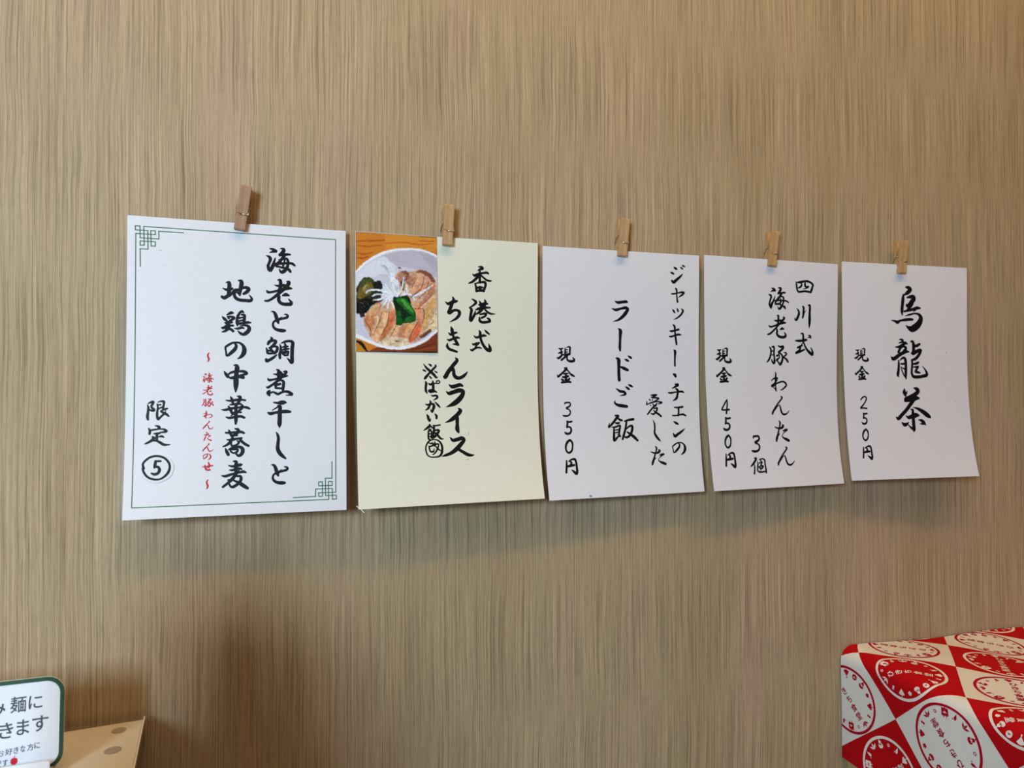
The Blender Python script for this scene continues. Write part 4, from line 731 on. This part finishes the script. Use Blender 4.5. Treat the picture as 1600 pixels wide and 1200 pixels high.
for X, Z, d, lean, tone, lab in PEGS:
    r = empty('clothespin', (X, -d, Z), (0, R(lean), 0))
    tag(r, lab, 'clothespin', 'clothespins holding the menu sheets')
    for nm, me in (('front_jaw', jf), ('back_jaw', jb)):
        me2 = me.copy(); me2.name = nm
        link_mesh(nm, me2, M['peg'][tone], r)
    s = bpy.data.objects.new('spring', spm); C.objects.link(s); s.parent = r
    tag(s, 'steel wire spring')

# ------------------------------------------------------------------ table with clear mat
TZ = 0.7215
CORNER = Vector((-0.1296, -0.001, TZ)); EDGE = (Vector((-0.1198, -0.1105, TZ)) - CORNER).normalized()
ang = math.atan2(EDGE.x, -EDGE.y)           # how far the table is turned from square to the wall
tb = empty('dining_table', (CORNER.x, CORNER.y-0.004, 0.0), (0, 0, ang))
tag(tb, 'beige topped dining table pushed against the wood grain wall', 'table')
TWd, TLn = 0.62, 0.72
bm = bmesh.new(); box_bm(bm, -TWd, -0.0012, -TLn, -0.0012, TZ-0.030, TZ-0.0022, 0.0012)
bm_obj('tabletop', bm, M['table'], tb)
bm = bmesh.new(); box_bm(bm, -TWd+0.001, -0.0002, -TLn+0.001, -0.0002, TZ-0.028, TZ-0.006, 0.0008)
tag(bm_obj('edge_band', bm, M['table_edge'], tb), 'dark edge band')
bm = bmesh.new(); bmesh.ops.create_cone(bm, cap_ends=True, segments=28, radius1=0.035, radius2=0.035, depth=TZ-0.05)
bmesh.ops.translate(bm, vec=(-TWd/2, -TLn/2, (TZ-0.03)/2+0.005), verts=bm.verts)
bm_obj('pedestal', bm, M['metal'], tb, True)
bm = bmesh.new(); box_bm(bm, -TWd/2-0.24, -TWd/2+0.24, -TLn/2-0.24, -TLn/2+0.24, 0.0, 0.02, 0.004)
bm_obj('foot_plate', bm, M['metal'], tb)
mt = empty('table_mat', (CORNER.x, CORNER.y-0.004, TZ-0.0022), (0, 0, ang))
tag(mt, 'clear sheet covering the beige table with round bumpers near its corner', 'table mat')
bm = bmesh.new(); box_bm(bm, -TWd+0.004, -0.0006, -TLn+0.004, -0.0006, 0.0, 0.0022)
bm_obj('clear_sheet', bm, M['mat_film'], mt)
bm = bmesh.new()
box_bm(bm, -0.0012, 0.0, -TLn+0.004, 0.0, 0.0002, 0.0023)
tag(bm_obj('polished_edge', bm, M['mat_edge'], mt), 'polished edge painted pale like caught light')
inv = Matrix.Rotation(-ang, 3, 'Z')
for bx, by, br in ((-0.1487, -0.0262, 0.0062), (-0.1455, -0.0668, 0.0070)):
    q = inv @ (Vector((bx, by, 0)) - Vector((CORNER.x, CORNER.y-0.004, 0)))
    bm = bmesh.new(); bmesh.ops.create_cone(bm, cap_ends=True, segments=32, radius1=br, radius2=br, depth=0.0004)
    bmesh.ops.translate(bm, vec=(q.x, q.y, 0.0003), verts=bm.verts)
    bm_obj('bumper', bm, M['bumper'], mt)

# ------------------------------------------------------------------ printed type (the built-in font, flattened to meshes)
def glyph(ch, bold=0.0):
    cu = bpy.data.curves.new('type', 'FONT'); cu.body = ch; cu.size = 1.0; cu.resolution_u = 3; cu.offset = bold
    ob = bpy.data.objects.new('type', cu); C.objects.link(ob)
    bpy.context.view_layer.update()
    dg = bpy.context.evaluated_depsgraph_get()
    me = bpy.data.meshes.new_from_object(ob.evaluated_get(dg))
    v = [(p.co.x, p.co.y) for p in me.vertices]; f = [tuple(p.vertices) for p in me.polygons]
    bpy.data.objects.remove(ob); bpy.data.meshes.remove(me); bpy.data.curves.remove(cu)
    return v, f
def fit_glyph(V, F, ch, x0, x1, y0, y1, bold=0.0):
    """put a character into the box x0..x1, y0..y1 (y up)"""
    v, f = glyph(ch, bold)
    xs = [a for a, b in v]; ys = [b for a, b in v]
    ax, bx, ay, by = min(xs), max(xs), min(ys), max(ys)
    b0 = len(V)
    V += [(x0+(a-ax)/(bx-ax)*(x1-x0), y0+(b-ay)/(by-ay)*(y1-y0)) for a, b in v]
    F += [tuple(i+b0 for i in q) for q in f]

# ------------------------------------------------------------------ small sign standing on the table
SB = Vector((-0.1826, -0.0937, TZ+0.0002))
GS = empty('tabletop_sign', SB, (R(-4.0), 0, R(1.0)))
tag(GS, 'white tabletop sign with a dark green rounded border, cut by the left frame edge', 'sign')
def rounded(x0, x1, z0, z1, r, n=10):
    pts = []
    for cx, cz, a0 in ((x1-r, z1-r, 0), (x0+r, z1-r, 90), (x0+r, z0+r, 180), (x1-r, z0+r, 270)):
        for i in range(n+1):
            a = R(a0+90*i/n); pts.append((cx+r*math.cos(a), cz+r*math.sin(a)))
    return pts
def slab(name, pts, y0, y1, m, parent):
    n = len(pts)
    V = [(x, y0, z) for x, z in pts] + [(x, y1, z) for x, z in pts]
    Fc = [tuple(range(n)), tuple(range(2*n-1, n-1, -1))] + [(i, n+i, n+(i+1) % n, (i+1) % n) for i in range(n)]
    bm = bmesh.new()
    vs = [bm.verts.new(v) for v in V]
    for f in Fc: bm.faces.new([vs[i] for i in f])
    return bm_obj(name, bm, m, parent)
# local frame: x from the right lower corner of the board, z up
SX1, SZ1 = 0.0048, 0.0778
slab('board', rounded(-0.150, SX1, 0.001, SZ1, 0.0140), 0.0, 0.0012, M['card'], GS)
outer = rounded(-0.150, SX1, 0.001, SZ1, 0.0140); inner = rounded(-0.1466, SX1-0.0033, 0.0044, SZ1-0.0034, 0.0108)
n = len(outer)
V = [(x, -0.0003, z) for x, z in outer] + [(x, -0.0003, z) for x, z in inner]
link_mesh('green_border', mesh_of('green_border', V, [(i, (i+1) % n, n+(i+1) % n, n+i) for i in range(n)]), M['green_border'], GS)
SCALE, SCALEX = 0.000552, 0.000478          # metres for one unit of the layout below
def board_type(rows, m, bold):
    V, Fc = [], []
    for ch, x0, x1, y0, y1 in rows:
        sl = lambda x: -0.012*(x-60)
        fit_glyph(V, Fc, ch, (x0-90.0)*SCALEX, (x1-90.0)*SCALEX, (1203-y1+sl(x0))*SCALE, (1203-y0+sl(x0))*SCALE, bold)
    link_mesh('lettering', mesh_of('lettering', [(x, -0.0002, z) for x, z in V], Fc), m, GS)
board_type([('み', -15, 10.5, 1089, 1113), ('麺', 17.5, 41.5, 1087, 1111), ('に', 45, 66, 1088.5, 1108)], M['slate_ink'], 0.008)
board_type([('で', -24, -3, 1124, 1146), ('き', 2, 23, 1124, 1147), ('ま', 28, 47, 1122, 1144.5), ('す', 51, 76, 1119, 1142.5)], M['slate_ink'], 0.008)
board_type([('お', -1, 10.5, 1163, 1172.5), ('好', 12, 23, 1162, 1171.5), ('き', 24.5, 32, 1161, 1171), ('な', 34.5, 42, 1160, 1170), ('方', 44.5, 54.5, 1159, 1169), ('に', 55.5, 64, 1158, 1167)], M['purple_ink'], 0.012)
board_type([('で', -2.5, 7, 1178.5, 1187.5), ('す', 8.5, 16.5, 1177.5, 1187)], M['purple_ink'], 0.012)
V = []
for i in range(28):
    a = 2*math.pi*i/28
    rr = 5.3*(1-0.10*math.exp(-((a-math.pi/2)/0.35)**2))
    V.append(((25.5-90+rr*math.cos(a))*SCALEX, -0.00025, (1203-1181+rr*math.sin(a))*SCALE))
b0 = len(V)
for a, b in ((25.2, 1176.6), (27.3, 1172.8), (26.6, 1172.6), (24.6, 1176.4)): V.append(((a-90)*SCALEX, -0.00026, (1203-b)*SCALE))
me = mesh_of('apple_mark', V, [tuple(range(28)), (b0, b0+1, b0+2, b0+3)])
o = link_mesh('apple_mark', me, M['apple'], GS); tag(o, 'small red apple mark')
bm = bmesh.new(); box_bm(bm, -0.145, -0.002, -0.0040, 0.0100, -0.0002, 0.0035, 0.0008)
tag(bm_obj('foot', bm, M['acrylic'], GS), 'grey clear foot')

# white card leaning in front of the sign
CD = empty('menu_card', (-0.1890, -0.1060, TZ), (R(-6), 0, R(1.5)))
tag(CD, 'plain white card standing in front of the green bordered sign', 'card')
slab('card_face', [(-0.13, 0.0), (0.0045, 0.0), (0.0045, 0.0125), (0.0035, 0.0135), (-0.13, 0.0135)], 0.0, 0.0012, M['card'], CD)
slab('card_foot', [(-0.13, 0.0), (0.0040, 0.0), (0.0040, 0.0010), (-0.13, 0.0010)], -0.006, 0.006, M['card'], CD)

# ------------------------------------------------------------------ jar and pitcher added left of the view to shade the lower wall
def lathe(name, prof, m, parent, n=40):
    V, Fc = [], []
    for r, z in prof:
        for k in range(n): V.append((r*math.cos(2*math.pi*k/n), r*math.sin(2*math.pi*k/n), z))
    for i in range(len(prof)-1):
        for k in range(n): Fc.append((i*n+k, i*n+(k+1) % n, (i+1)*n+(k+1) % n, (i+1)*n+k))
    Fc.append(tuple(range(n))[::-1]); Fc.append(tuple(range((len(prof)-1)*n, len(prof)*n)))
    return link_mesh(name, mesh_of(name, V, Fc), m, parent, True)
BT = empty('added_shade_jar', (-0.2230, -0.330, TZ+0.0001))
tag(BT, 'dark brown jar added on the table out of view to shade the wall', 'jar')
lathe('body', [(0.050, 0.0), (0.055, 0.004), (0.057, 0.02), (0.057, 0.145), (0.055, 0.165), (0.047, 0.178), (0.046, 0.184)], M['brown_glass'], BT)
lathe('lid', [(0.0475, 0.1835), (0.0485, 0.186), (0.0485, 0.208), (0.047, 0.212), (0.008, 0.213), (0.008, 0.220), (0.002, 0.221)], M['metal'], BT)
PT = empty('added_shade_pitcher', (-0.248, -0.500, TZ+0.0001), (0, 0, R(200)))
tag(PT, 'dark pitcher added behind the jar, out of view, to shade the wall', 'pitcher')
lathe('body', [(0.040, 0.0), (0.044, 0.004), (0.045, 0.03), (0.043, 0.10), (0.040, 0.17), (0.042, 0.196)], M['brown_glass'], PT)
lathe('lid', [(0.0425, 0.1955), (0.043, 0.199), (0.038, 0.207), (0.012, 0.211), (0.011, 0.220), (0.004, 0.222)], M['metal'], PT)
bm = bmesh.new()
tube(bm, [(0.041, 0, 0.172), (0.062, 0, 0.170), (0.074, 0, 0.150), (0.076, 0, 0.105), (0.068, 0, 0.070), (0.044, 0, 0.062)], 0.006, 10)
bm_obj('handle', bm, M['metal'], PT, True)

# ------------------------------------------------------------------ cloth covered bench
BX, BZ, BR = 0.7256, 0.6926, 0.017          # left end, top, edge radius
BEND, DEPTH, HEM = 1.34, 0.42, 0.545
bench = empty('bench', ((BX+BEND)/2, -DEPTH/2, 0.0))
tag(bench, 'wooden bench against the wall hidden under a red and white cloth', 'bench')
bm = bmesh.new(); box_bm(bm, BX+0.004-bench.location.x, BEND-bench.location.x, -DEPTH+0.006+DEPTH/2, -0.002+DEPTH/2, 0.06, BZ-0.0175, 0.002)
bm_obj('carcass', bm, M['bench_wood'], bench)
bm = bmesh.new(); box_bm(bm, BX+0.03-bench.location.x, BEND-0.03-bench.location.x, -DEPTH+0.05+DEPTH/2, -0.004+DEPTH/2, 0.0, 0.06)
bm_obj('plinth', bm, M['metal'], bench)
# lattice of the printed squares on the unrolled cloth: p along the wall (negative down the end), q out from the wall
A0 = (-0.0587, -0.0879); E1 = (0.0655, 0.0680); E2 = (0.0765, -0.0815)
def sag(X): return -0.027*max(0.0, X-BX)
def cloth_point(p, q, lift=0.0):
    if p <= -BR: P, N = Vector((BX, q, BZ+p)), Vector((-1, 0, 0))
    elif p >= BR: P, N = Vector((BX+p, q, BZ)), Vector((0, 0, 1))
    else:
        a = (p+BR)/(2*BR)*math.pi/2
        N = Vector((-math.cos(a), 0, math.sin(a))); P = Vector((BX+BR, q, BZ-BR)) + N*BR
    # soft unevenness of the loose cloth
    w = 0.0016*math.sin(23*p+17*q+0.6) + 0.0012*math.sin(41*q-19*p)
    P = P + N*(w+0.002+lift)
    P.z += sag(P.x)
    return P
E2N = (0.0810, -0.0960)         # the weave is pulled longer where it drops down the wall side of the end
def unlat(i, j):
    e = E2 if j >= 0 else E2N
    return A0[0]+i*E1[0]+j*e[0], A0[1]+i*E1[1]+j*e[1]
cv, cf, cm = [], [], []
P0, P1 = HEM-BZ, BEND-BX
def inside(pts):
    """keep a polygon inside the cloth rectangle"""
    for ax, lim, sgn in ((0, P0, 1), (0, P1, -1), (1, -DEPTH, 1), (1, 0.0, -1)):
        out = []
        for i in range(len(pts)):
            a, b = pts[i-1], pts[i]
            ia, ib = (a[ax]-lim)*sgn >= 0, (b[ax]-lim)*sgn >= 0
            if ia != ib:
                t = (lim-a[ax])/(b[ax]-a[ax]); out.append((a[0]+(b[0]-a[0])*t, a[1]+(b[1]-a[1])*t))
            if ib: out.append(b)
        pts = out
        if len(pts) < 3: return []
    return pts
def put(pts, lift, mi):
    pts = inside(pts)
    if len(pts) < 3: return
    b0 = len(cv); cv.extend(cloth_point(a, b, lift) for a, b in pts)
    cf.append(tuple(range(b0, b0+len(pts)))); cm.append(mi)
# ground squares, cut into small facets so they follow the rounded edge
NS = 14
for i in range(-4, 8):
    for j in range(-6, 8):
        mi = 1 if (i+j) % 2 == 0 else 0
        c = unlat(i+0.5, j+0.5)
        if not (P0-0.12 < c[0] < P1+0.12 and -DEPTH-0.12 < c[1] < 0.12): continue
        for a in range(NS):
            for b in range(NS):
                put([unlat(i+(a+da)/NS, j+(b+db)/NS) for da, db in ((0, 0), (1, 0), (1, 1), (0, 1))], 0.0, mi)
# printed roundels: ring, little motifs and five characters in each square
def bold_glyph(ch):
    v, f = glyph(ch, 0.006)
    V, Fc = [], []
    for dx, dy in ((-0.016, -0.012), (0.016, -0.012), (-0.016, 0.012), (0.016, 0.012)):
        b0 = len(V)
        V += [(a+dx, b+dy) for a, b in v]; Fc += [tuple(i+b0 for i in q) for q in f]
    return V, Fc
WORD = [bold_glyph(ch) for ch in 'ひきち食堂']
def motif(kind):
    P = []
    if kind == 'blossom':
        for k in range(5):
            a0 = k*2*math.pi/5
            P.append([(0.30*math.cos(a0)+0.26*math.cos(t), 0.30*math.sin(a0)+0.26*math.sin(t)) for t in np.linspace(0, 2*math.pi, 10, endpoint=False)])
    elif kind == 'ring':
        for k in range(10):
            a, b = k*0.2*math.pi, (k+1)*0.2*math.pi
            P.append([(0.5*math.cos(a), 0.5*math.sin(a)), (0.5*math.cos(b), 0.5*math.sin(b)), (0.27*math.cos(b), 0.27*math.sin(b)), (0.27*math.cos(a), 0.27*math.sin(a))])
    elif kind == 'gourd':
        P.append([(0.52*math.cos(t), -0.28+0.42*math.sin(t)) for t in np.linspace(0, 2*math.pi, 14, endpoint=False)])
        P.append([(0.30*math.cos(t), 0.30+0.28*math.sin(t)) for t in np.linspace(0, 2*math.pi, 12, endpoint=False)])
        P.append([(-0.08, 0.5), (0.08, 0.5), (0.22, 0.85), (0.05, 0.85)])
    elif kind == 'fan':
        P.append([(0, -0.6)] + [(0.95*math.sin(t), -0.6+1.25*math.cos(t)) for t in np.linspace(-0.75, 0.75, 9)])
        P.append([(-0.12, -0.95), (0.12, -0.95), (0.06, -0.5), (-0.06, -0.5)])
    elif kind == 'kite':
        P.append([(-0.62, -0.55), (0.62, -0.62), (0.58, 0.62), (-0.55, 0.58)])
        P.append([(-0.12, 0.55), (0.10, 0.55), (0.04, 0.95), (-0.06, 0.95)])
        P.append([(-0.30, -0.60), (-0.12, -0.60), (-0.2, -1.05)]); P.append([(0.12, -0.60), (0.32, -0.60), (0.24, -1.0)])
    elif kind == 'drop':
        P.append([(0.0, 0.8), (-0.32, -0.1), (-0.22, -0.5), (0.0, -0.6), (0.22, -0.5), (0.32, -0.1)])
        P.append([(0.45+0.14*math.cos(t), -0.55+0.14*math.sin(t)) for t in np.linspace(0, 2*math.pi, 8, endpoint=False)])
    elif kind == 'top':
        P.append([(-0.65, 0.15), (-0.5, 0.42), (0.5, 0.42), (0.65, 0.15), (0.08, -0.62), (-0.08, -0.62)])
        P.append([(-0.07, 0.42), (0.07, 0.42), (0.05, 0.85), (-0.05, 0.85)])
    elif kind == 'leaf':
        for k in (-1, 0, 1):
            c, s = math.cos(0.8*k), math.sin(0.8*k)
            L = [(0, -0.4), (-0.2, 0.15), (0, 0.75), (0.2, 0.15)]
            P.append([(x*c-(y+0.4)*s, x*s+(y+0.4)*c-0.4) for x, y in L])
    elif kind == 'bean':
        P.append([(0.26*math.cos(t), 0.24+0.26*math.sin(t)) for t in np.linspace(0, 2*math.pi, 10, endpoint=False)])
        P.append([(0.28*math.cos(t), -0.24+0.28*math.sin(t)) for t in np.linspace(0, 2*math.pi, 10, endpoint=False)])
    elif kind == 'ball':
        P.append([(0.55*math.cos(t), 0.62*math.sin(t)) for t in np.linspace(0, 2*math.pi, 16, endpoint=False)])
    return P
ORDER = ['kite', 'ring', 'leaf', 'bean', 'top', 'blossom', 'gourd', 'ball', 'fan', 'bean', 'top', 'drop', 'ring', 'gourd', 'leaf', 'drop']
BIG = {'kite': 0.0062, 'ring': 0.0034, 'leaf': 0.0058, 'bean': 0.0046, 'top': 0.0056, 'blossom': 0.0042, 'gourd': 0.0062, 'ball': 0.0056, 'fan': 0.0058, 'drop': 0.0048}
def local_axes(turn):
    """unit axes of a roundel on the unrolled cloth; turn = 0..3 quarter turns, reading direction along the axis"""
    e1 = np.array(E1)/np.linalg.norm(E1); e2 = np.array(E2)/np.linalg.norm(E2)
    return [(e1, e2), (e2, -e1), (-e1, -e2), (-e2, e1)][turn]
TURN = {(0, 0): 1, (-1, 0): 0, (0, -1): 2, (1, 0): 3, (1, 1): 2, (0, 1): 2, (2, 1): 3, (-1, -1): 1}
RR = 0.0432
for i in range(-4, 8):
    for j in range(-6, 8):
        c = np.array(unlat(i+0.5, j+0.5))
        if j == -1: c = np.array((A0[0]+(i+0.5)*E1[0]-0.5*E2[0], A0[1]+(i+0.5)*E1[1]-0.5*E2[1]))
        if not (P0-0.06 < c[0] < P1+0.06 and -DEPTH-0.06 < c[1] < 0.06): continue
        red = (i+j) % 2 == 0
        mi = 3 if red else 2
        n = 72
        for k in range(n):
            a, b = 2*math.pi*k/n, 2*math.pi*(k+1)/n
            put([tuple(c+np.array((math.cos(t), math.sin(t)))*r) for t, r in ((a, RR), (b, RR), (b, RR-0.0034), (a, RR-0.0034))], 0.00025, mi)
        d, s = local_axes(TURN.get((i, j), (i*2+j) % 4))      # d: reading direction, s: towards the right of the column
        s = np.array((d[1], -d[0])) if False else np.array((-d[1], d[0]))
        for k, (gv, gf) in enumerate(WORD):
            o = c + d*((k-2)*0.0113)
            xs = [a for a, b in gv]; ys = [b for a, b in gv]; cx, cy = (min(xs)+max(xs))/2, (min(ys)+max(ys))/2
            pts = [tuple(o + s*(a-cx)*0.0100 - d*(b-cy)*0.0100) for a, b in gv]
            for f in gf: put([pts[q] for q in f], 0.00025, mi)
        m = len(ORDER)
        for k, kd in enumerate(ORDER):
            a = 2*math.pi*(k+0.3)/m + TURN.get((i, j), 0)*math.pi/2
            o = c + np.array((math.cos(a), math.sin(a)))*(RR-0.0092)
            sz = BIG[kd]*1.2
            rd = np.array((math.cos(a), math.sin(a))); tn = np.array((-rd[1], rd[0]))
            for pg in motif(kd): put([tuple(o + tn*x*sz + rd*y*sz) for x, y in pg], 0.00025, mi)
            if kd in ('kite', 'ball', 'gourd'):        # a reversed detail inside the larger motifs
                put([tuple(o + tn*x*sz*0.42 + rd*(y*0.30-0.1)*sz) for x, y in ((-0.7, -0.2), (0.7, -0.2), (0.7, 0.25), (0.2, 0.25), (0.2, 0.8), (-0.2, 0.8), (-0.2, 0.25), (-0.7, 0.25))], 0.00045, 1 if red else 0)
# front fall of the cloth, out of the photograph
nb = 24
for a in range(nb):
    for b in range(8):
        X0 = BX + (BEND-BX)*a/nb; X1 = BX + (BEND-BX)*(a+1)/nb
        Z0 = BZ - (BZ-HEM)*b/8; Z1 = BZ - (BZ-HEM)*(b+1)/8
        b0 = len(cv)
        for X, Z in ((X0, Z0), (X1, Z0), (X1, Z1), (X0, Z1)): cv.append(Vector((X, -DEPTH-0.001, Z + (sag(X) if b == 0 else 0))))
        cf.append((b0, b0+1, b0+2, b0+3)); cm.append(1 if (a//4+b//4) % 2 else 0)
me = mesh_of('bench_cloth', cv, cf)
bm = bmesh.new(); bm.from_mesh(me); 
for f, k in zip(bm.faces, cm): f.material_index = k
bmesh.ops.remove_doubles(bm, verts=bm.verts, dist=0.00002)
bm.to_mesh(me); bm.free()
me.update()
cl = link_mesh('bench_cloth', me, [M['cloth_white'], M['cloth_red'], M['print_red'], M['print_white']])
for f in cl.data.polygons: f.use_smooth = True
tag(cl, 'red and white checkered cloth with printed roundels draped over the bench', 'cloth')
